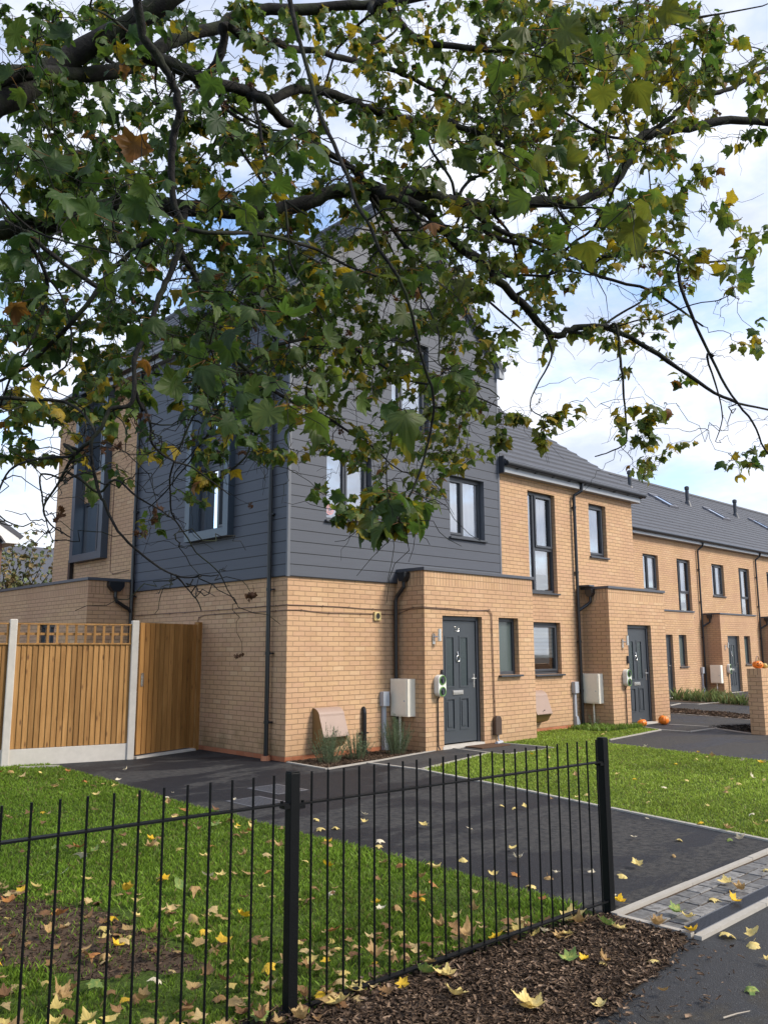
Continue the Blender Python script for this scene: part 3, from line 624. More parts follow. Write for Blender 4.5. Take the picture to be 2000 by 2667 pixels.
# ================================================================ NEIGHBOUR AND DISTANT HOUSES
NB=thing('neighbour_house','brown brick house with white bargeboard and grey tiles, far left behind the garden','house',(-2,15.7,0))
rb=brick_mat('brown_brick'); 
m=MB(); m.box((-6,15.7,0),(1.43,24,4.75)); m.prism([(-6,4.75),(1.43,4.75),(-2.3,7.4)],1,15.72,24); m.build('wall',simple('brown_wall',(.17,.09,.06),.85),NB)
m=MB(); sl=.66
for s_ in (0,1):
    X_=(lambda x:x) if s_==0 else (lambda x:-4.6-x)
    m.prism([(X_(-2.3),7.72),(X_(1.96),5.0),(X_(1.86),4.9),(X_(1.80),4.94),(X_(-2.3),7.52)],1,15.45,24.3)
m.build('roof',M['tile'],NB)
m=MB(); m.prism([(-2.3,7.5),(1.82,4.93),(1.82,4.78),(1.43,4.78),(1.30,4.95),(-2.3,7.2)],1,15.46,15.6); m.prism([(1.43,4.76),(1.84,4.76),(1.84,4.80),(1.43,4.80)],1,15.45,24); m.build('bargeboard',simple('white_board',(.75,.74,.72),.6),NB)
DH=thing('distant_house','small grey-roofed house glimpsed beyond the garden shrub','house',(13,40,0))
m=MB(); m.box((9,40,0),(17,48,5.6)); m.build('wall',simple('pale_wall',(.45,.42,.38),.9),DH)
m=MB(); m.prism([(39.6,5.5),(48.4,5.5),(44,8.2)],0,8.7,17.3); m.build('roof',M['tile'],DH)
# ================================================================ SERVICES ON THE WALLS
def meter(x,y0,y1,z0,z1,label,legx,legy,depth=.0):
    t=thing('meter_box',label,'meter box',(x,(y0+y1)/2,z0),'electric meter boxes on the porch sides')
    m=MB(); D=.17; m.box((x-D,y0,z0),(x-.001,y1,z1)); m.build('case',M['cream'],t,bevel=.004)
    m=MB(); m.box((x-D-.012,y0+.025,z0+.025),(x-D-.001,y1-.025,z1-.025)); lid=m.build('door',M['cream'],t,bevel=.003)
    m=MB(); m.tube([(x-D-.012,y0+.07,(z0+z1)/2-.05),(x-D-.02,y0+.07,(z0+z1)/2-.05)],.012,10); m.build('lock',M['greypl'],lid)
    m=MB(); m.tube([(x-.06,legy,z0),(x-.06,legy,.0)],.019,10); m.build('conduit',M['cream'],t); return t
meter(2.28,-.42,.0-.02,.54,1.13,'cream meter box on the porch side left of door 39, lavender below it',0,-.13)
meter(7.86,-.43,-.03,.49,1.09,'cream meter box left of the pumpkin door, above the long grass',0,-.22)
mt=meter(22.59,3.68,4.08,.36,1.0,'cream meter box on the set-back terrace above the grass tuft',0,3.9)
def ev(x,y,z,label):
    t=thing('ev_charger',label,'car charger',(x,y,z),'green-ringed car chargers')
    m=MB(); w_,h_=.13,.36
    poly=[]
    for cx,cz,a0 in ((w_/2-.0,h_/2-.065,0),(-w_/2+.0,h_/2-.065,math.pi/2),(-w_/2,-h_/2+.065,math.pi),(w_/2,-h_/2+.065,1.5*math.pi)):
        pass
    R=.094
    for a in np.linspace(0,math.pi,13): poly.append((x+R*math.cos(a),z+.09+R*.9*math.sin(a)))
    for a in np.linspace(math.pi,2*math.pi,13): poly.append((x+R*math.cos(a),z-.09+R*.9*math.sin(a)))
    m.prism(poly,1,y-.11,y-.001); m.build('body',M['white'],t,bevel=.012)
    for dz in (.09,-.09):
        g=MB(); g.tube([(x+.067*math.cos(a),y-.113,z+dz+.07*math.sin(a)) for a in np.linspace(0,2*math.pi,25)],.010,8,cap=False); rg=g.build('socket_ring',M['green'],t)
        g=MB(); n=24; g.face([(x+.058*math.cos(2*math.pi*i/n),y-.114,z+dz+.06*math.sin(2*math.pi*i/n)) for i in range(n)]); g.box((x-.03,y-.135,z+dz-.045),(x+.03,y-.114,z+dz+.02)); g.build('socket',M['dark'],rg)
    g=MB(); g.tube([(x-.02,y-.05,z-.17),(x-.02,y-.02,z-.22),(x-.02,y-.02,z-.95),(x+.0,y-.04,.02)],.011,8); g.build('cable',M['black'],t)
    return t
ev(2.57,-.64,1.02,'white car charger with two green rings left of door 39')
ev(8.36,-.64,1.0,'white car charger with two green rings left of the pumpkin door')
ev(22.97,3.66,.86,'small white car charger left of the set-back terrace door')
def lamp(x,y,z,label):
    t=thing('wall_lamp',label,'lamp',(x,y,z),'steel wall lamps beside the doors')
    m=MB(); m.box((x-.035,y-.02,z-.12),(x+.02,y-.001,z+.05)); m.build('back_plate',M['steel'],t,bevel=.003)
    m=MB(); m.tube([(x+.045,y-.09,z-.07),(x+.045,y-.09,z+.13)],.032,16); m.tube([(x,y-.02,z),(x+.045,y-.09,z)],.012,8); m.build('shade',M['steel'],t); return t
lamp(2.49,-.64,1.80,'steel up-and-down wall lamp left of door 39'); lamp(8.33,-.64,1.74,'steel up-and-down wall lamp left of the pumpkin door'); lamp(22.86,3.66,1.68,'steel wall lamp on the set-back terrace porch')
def keysafe(x,y,z,lab,big=False):
    m=MB(); m.box((x-.028,y-.04,z-.04),(x+.028,y-.001,z+.05 if not big else z+.12)); m.box((x-.018,y-.045,z-.025),(x+.018,y-.04,z+.02)); tag(m.build('doorbell_unit' if big else 'key_safe',M['dark'],None,bevel=.004,loc=(x,y,z)),lab,'doorbell' if big else 'key safe')
keysafe(2.675,-.64,1.22,'small black key safe above the car charger by door 39'); keysafe(8.50,-.64,1.33,'black doorbell unit left of the pumpkin door',True); keysafe(8.52,-.64,1.14,'small black key safe below the doorbell unit')
def gasbox(x0,x1,z0,z1,label):
    t=thing('gas_meter_box',label,'meter box',((x0+x1)/2,0,z0),'brown gas meter boxes low on the front wall'); W_=x1-x0
    prof=[(0,z1),(-.03,z1)]+[(-.03-.25*math.sin(a*math.pi/2)**1.3*.55,z1-.0-.12*(1-math.cos(a*math.pi/2))) for a in np.linspace(.15,1,6)]+[(-.27,z0+.10)]
    m=MB(); n=len(prof)
    for i in range(n-1): m.face([(x0,prof[i][0],prof[i][1]),(x1,prof[i][0],prof[i][1]),(x1,prof[i+1][0],prof[i+1][1]),(x0,prof[i+1][0],prof[i+1][1])])
    m.box((x0,-.278,z0+.085),(x1,-.265,z0+.10)); m.build('lid',M['brownbox'],t,recalc=True)
    m=MB(); poly=prof+[(-.16,z0-.05),(0,z0-.10)]
    poly2=[(p[0]*.985,p[1]-.004) for p in poly]
    for xx in (x0+.004,x1-.004): m.face([(xx,p[0],p[1]) for p in poly2])
    m.face([(x0+.004,-.262,z0+.10),(x1-.004,-.262,z0+.10),(x1-.004,-.16,z0-.05),(x0+.004,-.16,z0-.05)]); m.face([(x0+.004,-.16,z0-.05),(x1-.004,-.16,z0-.05),(x1-.004,0,z0-.1),(x0+.004,0,z0-.1)])
    m.build('case',M['brownunder'],t,recalc=False)
    m=MB(); m.tube([((x0+x1)/2-.02,-.27,z0+.16),((x0+x1)/2-.02,-.285,z0+.16)],.012,8); m.build('screw',M['dark'],t)
    m=MB(); m.tube([(x1,-.02,z1-.06),(x1+.05,-.03,z1-.05)],.018,8); m.build('vent_nozzle',M['cable'],t)
    return t
gasbox(.50,.99,.24,.74,'brown curved gas meter box at the corner of house 39, lavender in front'); gasbox(5.76,6.26,.28,.80,'brown curved gas meter box half hidden by the porch, right of door 39')
def conduit(x,label,y=0.):
    t=thing('cable_entry_box',label,'cable box',(x,y,0),'grey cable entry boxes')
    m=MB(); m.box((x-.07,y-.09,.70),(x+.07,y-.001,.93)); m.build('box',M['greypl'],t,bevel=.008)
    m=MB(); m.box((x-.035,y-.05,.22),(x+.03,y-.001,.70)); m.prism([(x-.035,.24),(x+.03,.24),(x+.085,.12),(x+.085,0),(x-.03,0),(x-.03,.12)],1,y-.075,y-.001) ; m.build('duct',M['greypl'],t,bevel=.004); return t
conduit(1.96,'grey cable box and duct beside the porch downpipe of house 39'); conduit(7.42,'grey cable box and duct left of the black downpipe at the pumpkin-door house'); conduit(22.2,'grey cable box and duct on the set-back terrace',4.3)
# small vent pipe, airbrick, brown cable box, cables
m=MB(); m.tube([(1.52,-.04,.0),(1.52,-.04,.62),(1.522,-.03,.67),(1.525,.0,.69)],.034,12); m.tube([(1.55,-.10,.0),(1.52,-.04,.08)],.02,8); m.box((1.44,-.05,.30),(1.6,-.002,.32)); tag(m.build('waste_pipe',M['black'],None,loc=(1.52,-.04,0)),'short black waste pipe between the gas box and grey duct','pipe')
t=thing('wall_vent','square cream vent with a round opening, high on the front wall left of the porch','vent',(1.82,0,2.13))
m=MB(); m.box((1.755,-.035,2.065),(1.895,-.001,2.205)); m.build('plate',M['mortarcream'],t,bevel=.004)
m=MB(); n=20; m.face([(1.822+.045*math.cos(2*math.pi*i/n),-.037,2.135+.05*math.sin(2*math.pi*i/n)) for i in range(n)]); m.build('opening',M['room'],t,recalc=False)
m=MB(); m.tube([(1.822+.05*math.cos(a),-.037,2.135+.055*math.sin(a)) for a in np.linspace(0,2*math.pi,25)],.007,6,cap=False); m.build('ring',M['mortarcream'],t)
t=thing('cable_entry_cover','brown arched cable cover low on the porch wall right of door 39','cable box',(4.03,-.64,.14))
m=MB(); pol=[(3.95,.15),(4.11,.15)]+[(4.03+.08*math.cos(a),.40+.07*math.sin(a)) for a in np.linspace(0,math.pi,9)]; m.prism(pol,1,-.72,-.641); m.build('cover',simple('brown_cover',(.07,.045,.035),.35),t,bevel=.006)
m=MB(); m.tube([(4.06,-.68,.16),(4.06,-.67,.08),(4.10,-.70,.02)],.012,8); m.tube([(3.85,-.80,.03),(4.12,-.70,.025)],.03,8); m.build('lead_pipe',M['greypl'],t)
# surface cables
def cab(pts,label,r=.006,grp='brown cables clipped along the wall'):
    m=MB(); out=[]
    for i in range(len(pts)-1):
        a,b=Vector(pts[i]),Vector(pts[i+1]); n=max(1,int((b-a).length/.25))
        for k in range(n): out.append(tuple(a.lerp(b,k/n)+Vector((0,0,random.uniform(-.006,.006)))))
    out.append(pts[-1]); m.tube(out,r,6)
    for k in range(1,len(out)-1,2): m.tube([Vector(out[k])+Vector((0,0,-.012)),Vector(out[k])+Vector((0,0,.012))],.009,6)
    tag(m.build('wall_cable',M['cable'],None,loc=pts[0]),label,'cable')
Yc=-.012
cab([(Yc,4.6,2.24),(Yc,2.6,2.245),(Yc,.0,2.26),(Yc,Yc,2.26),(.68,Yc,2.265),(1.47,Yc,2.25),(2.26,Yc,2.245),(2.268,-.1,2.245),(2.268,-.4,2.27),(2.268,-.652,2.275),(2.84,-.652,2.275),(3.3,-.652,2.255),(3.93,-.652,2.28),(3.99,-.652,2.2),(4.0,-.652,1.5),(4.02,-.652,.45),(4.03,-.70,.40)],'upper brown cable running round the corner and over door 39')
cab([(Yc,2.45,2.0),(Yc,2.40,2.15),(Yc,2.2,2.18),(Yc,Yc,2.18),(.26,Yc,2.185),(.81,Yc,2.165),(1.47,Yc,2.17),(2.26,Yc,2.17),(2.268,-.1,2.20),(2.268,-.3,2.25),(2.268,-.652,2.262),(3.1,-.652,2.245),(3.90,-.652,2.262),(3.965,-.652,2.2),(3.975,-.652,1.4),(3.985,-.652,.5),(4.00,-.69,.20),(4.05,-.70,.15)],'lower brown cable running past the cream vent to door 39')
cab([(Yc,5.72,5.0),(Yc,5.74,3.6),(Yc,5.72,3.15),(Yc,5.6,3.1),(Yc,4.95,3.12)],'brown cable down the tall brick side wall beside the far window box')
# door mat, pumpkins
m=MB(); m.box((3.2,-1.02,.008),(3.95,-.66,.024),M_=None); tag(m.build('door_mat',simple('coir',(.10,.06,.04),.95,0,.1,40,200,.4),None,loc=(3.5,-.85,0)),'brown coir mat on the tarmac in front of door 39','door mat')
pm=simple('pumpkin_skin',(.85,.20,.015),.38,0,.5,8,20,.25); pd_=simple('carved_dark',(.05,.012,.004),.9); ps_=simple('pumpkin_stalk',(.30,.27,.10),.8)
def pumpkin(x,y,z,R,H,label,rot=0,tilt=0,face=True,handle=False):
    t=thing('pumpkin',label,'pumpkin',(x,y,z),'carved pumpkins'); MM=Matrix.Rotation(rot,3,'Z')@Matrix.Rotation(tilt,3,'X')
    prof=[(R*.02,-H*.82*.5+.0)]+[(R*math.cos(a)**.75,H*.5*math.sin(a)) for a in np.linspace(-1.35,1.3,13)]+[(R*.12,H*.40)]
    m=MB(); m.lathe(prof,(x,y,z+H*.5),44,0,10,.10,MM); m.build('shell',pm,t,smooth=True)
    st=MB(); c=Vector((x,y,z+H*.5)); 
    st.tube([c+MM@Vector((0,0,H*.36)),c+MM@Vector((.005,0,H*.5)),c+MM@Vector((.02,.01,H*.66))],[.018,.012,.010],8); st.build('stalk',ps_,t)
    if face:
        fm=MB()
        def quad(us,zs):
            pts=[]
            for u,v in zip(us,zs):
                a=-math.pi/2+u; rr=R*1.012*math.cos(math.asin(max(-1,min(1,v*2/1.0))))**.75
                pts.append(tuple(c+MM@Vector((rr*math.cos(a),rr*math.sin(a),v*H))))
            fm.face(pts)
        quad([-.42,-.12,-.27],[.10,.10,.26]); quad([.12,.42,.27],[.10,.10,.26]); quad([-.06,.06,0],[-.02,-.02,.07])
        for i in range(8):
            u0,u1=-.5+i*.125,-.5+(i+1)*.125; q=lambda u:(-.17+.25*u*u*1.2)
            quad([u0,u1,u1,u0],[q(u0)-.035,q(u1)-.035,q(u1)+.035+(.02 if i%2 else 0),q(u0)+.035])
        fm.build('carved_face',pd_,t,recalc=False)
    if handle:
        h=MB(); h.tube([c+Vector((R*.75*math.cos(a),0,H*.2+R*1.35*math.sin(a))) for a in np.linspace(0,math.pi*.93,12)],.008,6); h.build('handle',M['cable'],t)
pumpkin(8.58,-.86,.0,.10,.15,'small orange carved pumpkin slumped in the grass at the doorstep',rot=.5,tilt=-.25)
pumpkin(9.36,-.93,.0,.112,.19,'orange carved pumpkin on the tarmac right of the doorstep',rot=.7,tilt=.2)
pumpkin(8.77,-3.24,1.215,.098,.145,'orange pumpkin with a wire handle on top of the brick pillar',rot=-.9,handle=True)
m=MB(); m.lathe([(.005,-.04),(.05,-.03),(.06,0),(.045,.035),(.02,.06),(.01,.10)],(8.98,-3.28,1.26),20,0,6,.12,Matrix.Rotation(1.2,3,'Y')); tag(m.build('gourd',simple('gourd_skin',(.55,.38,.10),.5,0,.4,12,0,.5),None,smooth=True,loc=(8.98,-3.28,1.22)),'small yellow-green gourd beside the pumpkin on the pillar','gourd')
# brick garden wall with pillar end
t=thing('garden_wall','low buff brick garden wall with its end pillar topped by a pumpkin','wall',(8.56,-3.25,0))
m=MB(); wallgrid(m,Pl('y',-3.38),8.56,11.5,-.02,1.215,(),bands=[(1.10,1)],mi=0); wallgrid(m,Pl('x',8.56),-3.38,-3.11,-.02,1.215,(),bands=[(1.10,1)],mi=0)
m.face([(8.56,-3.11,0),(11.5,-3.11,0),(11.5,-3.11,1.215),(8.56,-3.11,1.215)],0); m.face([(8.56,-3.38,1.215),(11.5,-3.38,1.215),(11.5,-3.11,1.215),(8.56,-3.11,1.215)],1); m.build('brickwork',BR,t,recalc=False)
# ================================================================ TIMBER FENCE + GATE
def frameM(A,B):
    A,B=Vector((*A,0)),Vector((*B,0)); d=(B-A).normalized(); n=Vector((-d.y,d.x,0))
    return Matrix(((d.x,n.x,0,A.x),(d.y,n.y,0,A.y),(0,0,1,0),(0,0,0,1))),(B-A).length
PA,PB=(-3.04,2.42),(-1.40,1.95)
Mf,Lf=frameM(PA,PB); dirf=(Mf.to_3x3()@Vector((1,0,0)))
def fence_panel(M_,L,label,grp='timber fence panels'):
    o0=M_@Vector((0,0,0)); t=thing('fence_panel',label,'fence',tuple(o0),grp)
    m=MB(); n=int(L/.0785); 
    for i in range(n):
        u=.05+i*(L-.10)/n; tv=random.random(); w1=(L-.1)/n; k_=len(m.v); m.box((u,-.006,.24),(u+w1+.004,.004,1.69),0,tv,M_)
        for q in (0,4): m.v[k_+q]=tuple(M_@Vector((u,-.022,(.24,1.69)[q//4])))
    m.build('boards',M['wood'],t)
    m=MB(); 
    for z in (.40,.95,1.5): m.box((.05,.006,z),(L-.05,.05,z+.09),0,.5,M_)
    m.build('rail',M['wood'],t)
    m=MB(); m.box((.04,-.035,1.69),(L-.04,.03,1.712),0,.2,M_); m.box((.04,-.035,1.975),(L-.04,.03,1.997),0,.3,M_)
    k=int(L/.137)
    for i in range(k+1):
        u=.055+i*(L-.14)/k; m.box((u,-.028,1.712),(u+.034,-.008,1.975),0,random.random(),M_)
    m.box((.05,-.006,1.825),(L-.05,.014,1.86),0,.4,M_); m.build('trellis',M['wood'],t)
    m=MB(); m.box((.045,-.03,-.03),(L-.045,.02,.235),0,0,M_); m.build('gravel_board',M['conc'],t,bevel=.004); return t
def conc_post(P,label,h=2.05):
    m=MB(); m.box((-.052,-.055,-.05),(.052,.055,h),0,0,Matrix.Translation(Vector((*P,0)))@Mf.to_3x3().to_4x4()); tag(m.build('concrete_post',M['conc'],None,bevel=.012,loc=(*P,0)),label,'post','concrete fence posts')
fence_panel(Mf,Lf,'closeboard fence panel with trellis top between the two concrete posts')
Ml=Matrix.Translation(Mf@Vector((-1.72,0,0))-Mf.translation)@Mf; 
fence_panel(Ml,1.72,'closeboard fence panel with trellis cut off by the left edge of the photo')
conc_post(PA,'left concrete fence post, grass at its foot'); conc_post(PB,'right concrete fence post beside the timber gate')
GA,GB=(-1.335,1.94),(-.045,2.26); Mg,Lg=frameM(GA,GB)
t=thing('timber_gate','brown boarded timber gate with a small bolt, beside the house wall','gate',(*GA,0))
m=MB(); n=12
for i in range(n):
    u=.01+i*(Lg-.12)/n; w1=(Lg-.12)/n; k_=len(m.v); m.box((u+.002,-.014,.06),(u+w1-.003,.0,2.02),0,random.random(),Mg)
    for q in (0,4): m.v[k_+q]=tuple(Mg@Vector((u+.002,-.026,(.06,2.02)[q//4])))
m.build('boards',M['woodd'],t)
m=MB()
for z in (.3,1.0,1.75): m.box((.02,.002,z),(Lg-.11,.045,z+.1),0,.3,Mg)
m.build('ledge',M['woodd'],t)
m=MB(); m.box((Lg-.10,-.03,0),(Lg-.005,.06,2.06),0,.6,Mg); m.build('gate_post',M['woodd'],t,bevel=.003)
m=MB(); m.box((.05,-.03,1.06),(.10,-.026,1.26),0,0,Mg); m.box((.062,-.042,1.08),(.074,-.03,1.22),0,0,Mg); m.box((.062,-.055,1.17),(.074,-.042,1.185),0,0,Mg); m.build('bolt',M['steel'],t)
m=MB(); m.box((0,-.06,-.01),(Lg-.1,.05,.035),0,0,Mg); m.build('sill',M['conc'],t)
# ================================================================ METAL RAILING
RA,RB=(-5.18,-6.80),(-2.89,-7.01); Mr,Lr=frameM(RA,RB)
def railing_panel(M_,us,u0,u1,zt,zb0,zb1,label):
    t=thing('metal_railing',label,'railing',tuple(M_@Vector(((u0+u1)/2,0,0))),'black metal railing panels')
    for i,u in enumerate(us):
        f=(u-u0)/(u1-u0); zb=zb0+(zb1-zb0)*f
        m=MB(); m.tube([M_@Vector((u,0,zb-.04)),M_@Vector((u,0,1.035))],.0054,8); m.build('bar',M['railing'],t)
    m=MB(); m.box((u0,-.019,zt-.004),(u1,.019,zt+.004),0,0,M_); m.build('rail',M['railing'],t)
    m=MB(); 
    k0,k1=(zb0,zb1); m.prism([(u0,k0+.02),(u1,k1+.02),(u1,k1+.028),(u0,k0+.028)],1,-.017,.017)
    m.v=[tuple(M_@Vector(v)) for v in m.v]; m.build('rail',M['railing'],t)
    for e in (u0,u1):
        m=MB(); s_=1 if e==u0 else -1
        m.box((e-.002*s_,-.022,zt-.02),(e+.03*s_,.022,zt-.004),0,0,M_); m.tube([M_@Vector((e+.03*s_,0,zt+.002)),M_@Vector((e+.03*s_,0,zt+.014))],.008,8); m.build('bracket',M['railing'],t)
    return t
bars=[.105+i*(2.235-.105)/23 for i in range(24)]
railing_panel(Mr,bars,.026,Lr-.026,.898,.0,.055,'black railing panel between the two black posts')
railing_panel(Mr,[-.10-.1055*i for i in range(20)],-2.26,-.026,.905,.0,0.,'black railing panel running out of the left edge of the photo')
def rpost(P,label,h=1.045):
    t=thing('railing_post',label,'post',(*P,0),'black railing posts'); MM=Matrix.Translation(Vector((*P,0)))@Mr.to_3x3().to_4x4()
    m=MB(); m.box((-.025,-.025,-.1),(.025,.025,h-.006),0,0,MM); m.build('shaft',M['railing'],t,bevel=.003); m=MB(); m.box((-.0235,-.0235,h-.006),(.0235,.0235,h),0,0,MM); m.build('cap',M['railing'],t,bevel=.002)
rpost(RA,'thick black railing post in the middle of the photo'); rpost(RB,'thick black railing post at the corner of the drive'); 
# ================================================================ GROUND
def poly_area_tri(pts,z): return [(x,y,z) for x,y in pts]
def sheet(name,pts,z,mat,kind='structure',label=None,sub=None):
    m=MB(); m.face([(x,y,z) for x,y in pts]); o=m.build(name,mat,None,recalc=False); o['kind']=kind; return o
def inpoly(px,py,poly):
    px,py=np.asarray(px),np.asarray(py); r=np.zeros(px.shape,bool); n=len(poly)
    for i in range(n):
        (x1,y1),(x2,y2)=poly[i],poly[(i+1)%n]
        c=((y1>py)!=(y2>py)); 
        with np.errstate(divide='ignore',invalid='ignore'): xi=(x2-x1)*(py-y1)/(y2-y1+1e-12)+x1
        r^=c&(px<xi)
    return r
def grass_base():
    m,nt,o=NT('turf_base'); s=N(nt); P=s.pos(); n=s.noise(P,5,6,.7); n2=s.noise(P,60,4,.7)
    c=s.ramp(n2,[(.3,(.045,.040,.018)),(.5,(.07,.11,.02)),(.7,(.13,.19,.035))]); c=s.mix(s.math('MULTIPLY',n,.5),c,(.03,.05,.01))
    s.bsdf(o,c,.95,s.bump(n2,.8,.02),0,.1); return m
M['turf']=grass_base()
sheet('ground',[(-150,-150),(200,-150),(200,200),(-150,200)],-.02,M['soil'])
sheet('road',[(-60,-40),(60,-40),(60,-7.58),(-2.9,-7.58),(-60,-7.58)],.0,M['road'])
LAWN=[(-12,-7.6),(-4.6,-7.0),(-2.95,-7.0),(-2.86,-6.45),(-2.80,-4.6),(-2.80,-3.6),(-2.76,-1.9),(-2.60,.1),(-2.48,1.8),(-2.5,2.3),(-12,4.2)]
sheet('lawn',LAWN,.004,M['turf'])
RDRIVE=[(.76,-1.02),(.80,-1.93),(.68,-2.51),(.49,-3.5),(.12,-5.2),(-.26,-7.02)]
sheet('drive',[(-2.95,-7.02),(-2.86,-6.45),(-2.80,-4.6),(-2.80,-3.6),(-2.76,-1.9),(-2.60,.1),(-2.48,1.8),(-2.5,2.6),(0,2.6),(0,0),(0,-.05),(-.05,-1.0),(.76,-.9)]+RDRIVE,.004,M['tarmac'])
sheet('path',[(.78,-.9),(2.94,-.52),(2.94,-.66),(4.08,-.66),(4.12,-1.78),(2.89,-1.72),(2.87,-1.43),(.81,-1.93)],.006,M['path'])
RL=[(.81,-1.93),(2.87,-1.43),(2.89,-1.72),(4.12,-1.78),(4.08,-.66),(5.22,-.66),(5.22,0),(7.86,0),(7.86,-.66),(8.45,-.66),(8.16,-1.5),(5.81,-1.76),(5.41,-1.99),(5.16,-2.91),(5.02,-3.8),(4.7,-7.02),(-.26,-7.02),(.12,-5.2),(.49,-3.5),(.68,-2.51)]
sheet('lawn',RL,.004,M['turf'])
sheet('drive',[(8.45,-.66),(8.16,-1.5),(5.81,-1.76),(5.41,-1.99),(5.16,-2.91),(5.02,-3.8),(4.7,-7.02),(50,-7.02),(50,3.66),(17.4,3.66),(10.2,0),(10.2,-.66)],.002,tarmac_mat('far_tarmac',(.030,.030,.034),(.065,.058,.05),.47))
sheet('planting_bed',[(0,0),(2.28,0),(2.28,-.64),(0,-.99)],.006,M['soil'])
sheet('planting_bed',[(13.85,1.26),(13.08,-1.26),(11.69,-1.84),(12.36,.49)],.006,M['soil']); sheet('planting_bed',[(9.3,-1.95),(8.72,-3.05),(9.3,-3.1),(10.4,-2.3)],.006,M['soil'])
sheet('planting_bed',[(17.0,3.6),(20.6,3.6),(20.2,1.2),(16.3,-.2)],.006,M['soil'])
sheet('mulch_bed',[(-6.2,-6.7),(-5.2,-6.78),(-4.0,-6.9),(-2.95,-7.02),(-2.93,-7.53),(-3.3,-7.62),(-3.75,-7.70),(-4.3,-7.74),(-6.2,-8.3)],.006,M['soil'])
def strip(pts,w=.05,h=.018,name='edging_strip',mat=None,z0=0):
    m=MB()
    for (a,b) in zip(pts[:-1],pts[1:]):
        MM,L=frameM(a,b); n=max(1,int(round(L/.9)))
        for i in range(n): m.box((L*i/n+.003,-w/2,z0-.05),(L*(i+1)/n-.003,w/2,z0+h+random.uniform(-.002,.002)),0,0,MM)
    o=m.build(name,mat or M['kerb'],None); o['kind']='structure'; return o
strip([(0,-.06),(-.05,-1.0),(1.05,-.87),(2.93,-.54)]); strip([(.76,-.93),(.81,-1.93),(.68,-2.51),(.49,-3.5),(.12,-5.2),(-.26,-7.0)]); strip([(.84,-1.92),(2.87,-1.43)])
strip([(2.93,-.6),(2.88,-1.43),(2.89,-1.72),(4.12,-1.78),(4.08,-.70)],.04); strip([(5.81,-1.76),(8.16,-1.50),(8.17,-2.08),(9.32,-2.14)],.05); strip([(8.16,-1.5),(8.6,-.72)],.04); strip([(9.38,-1.05),(9.46,-1.95)],.05); strip([(9.2,-2.1),(8.62,-3.1)],.05)
strip([(13.85,1.26),(13.08,-1.26)],.07); strip([(12.36,.49),(11.69,-1.84)],.07); strip([(15.02,1.86),(16.07,2.08),(16.11,1.57),(17.27,1.48)],.06)
strip([(-2.95,2.1),(-2.5,1.85)],.04,.03)
strip([(-2.93,-7.06),(0,-7.06),(4.7,-7.06),(12,-7.06)],.045,.022,'kerb'); strip([(-2.96,-7.60),(12,-7.60)],.045,.022,'kerb'); strip([(-2.93,-7.09),(-2.93,-7.56)],.04,.022,'kerb')
# block paving + channel drain
pm_,nt_,o_=NT('block_paving'); s=N(nt_); a_=s.n('Attribute'); a_.attribute_name='tv'; n_=s.noise(s.pos(),22,5,.7)
c_=s.mix(a_.outputs['Fac'],(.11,.108,.108),(.24,.23,.22)); c_=s.mix(s.ramp(n_,[(.45,(0,0,0)),(.62,(.8,.8,.8))]),c_,(.07,.065,.06)); s.bsdf(o_,c_,.75,s.bump(s.noise(s.pos(),80,4),.5,.004),0,.3)
m=MB(); x=-2.89; rows=[-7.10,-7.215,-7.33,-7.44]
for r in range(3):
    x=-2.895
    while x<11:
        L=random.choice([.11,.15,.17,.21]); m.box((x+.006,rows[r]-.006,-.03),(x+L-.006,rows[r+1]+.006,.008+random.uniform(-.003,.003)),0,random.random()); x+=L
o=m.build('pavement',pm_,None,bevel=.004); o['kind']='structure'
sheet('pavement_joint',[(-2.9,-7.08),(11,-7.08),(11,-7.58),(-2.9,-7.58)],.002,M['soil'])
t=thing('channel_drain','dark slotted channel drain between the block paving and the kerb','drain',(-2.9,-7.5,0))
m=MB(); m.box((-2.89,-7.565,-.05),(8,-7.558,.014)); m.box((-2.89,-7.455,-.05),(8,-7.448,.014)); m.build('frame',M['steel'] if False else M['trim'],t)
m=MB(); x=-2.88
while x<6.0: m.box((x,-7.555,.004),(x+.009,-7.457,.011)); x+=.019
m.box((6,-7.555,.004),(8,-7.457,.011)); m.build('grating',M['dark'],t)
# ---------------------------------------------------------------- grass
def colmat(name,trans=.3,rough=.6,spec=.3):
    m,nt,o=NT(name); s=N(nt); a=s.n('VertexColor'); a.layer_name='col'
    b=s.bsdf(None,a.outputs[0],rough,None,0,spec); t=s.n('BsdfTranslucent'); s.l(a.outputs[0],t.inputs[0])
    mx=s.n('MixShader'); mx.inputs[0].default_value=trans; s.l(b.outputs[0],mx.inputs[1]); s.l(t.outputs[0],mx.inputs[2]); s.l(mx.outputs[0],o.inputs[0]); return m
M['blade']=colmat('grass_blade',.35,.55)
SOILP=[(-9,-3.9),(-6.0,-3.75),(-5.38,-3.91),(-5.05,-4.75),(-5.02,-5.36),(-5.13,-6.02),(-5.6,-5.86),(-5.87,-5.28),(-6.6,-4.9),(-9,-5)]
def fbm(x,y,f,seed=0):
    r=np.random.default_rng(seed); out=0
    for k in range(5):
        a,b=r.uniform(0,6.28),r.uniform(0,6.28); an=r.uniform(0,6.28); ff=f*(1.7**k)
        out=out+np.sin((x*np.cos(an)+y*np.sin(an))*ff+a)*np.cos((y*np.cos(an)-x*np.sin(an))*ff*1.13+b)/(1.4**k)
    return out/2.2
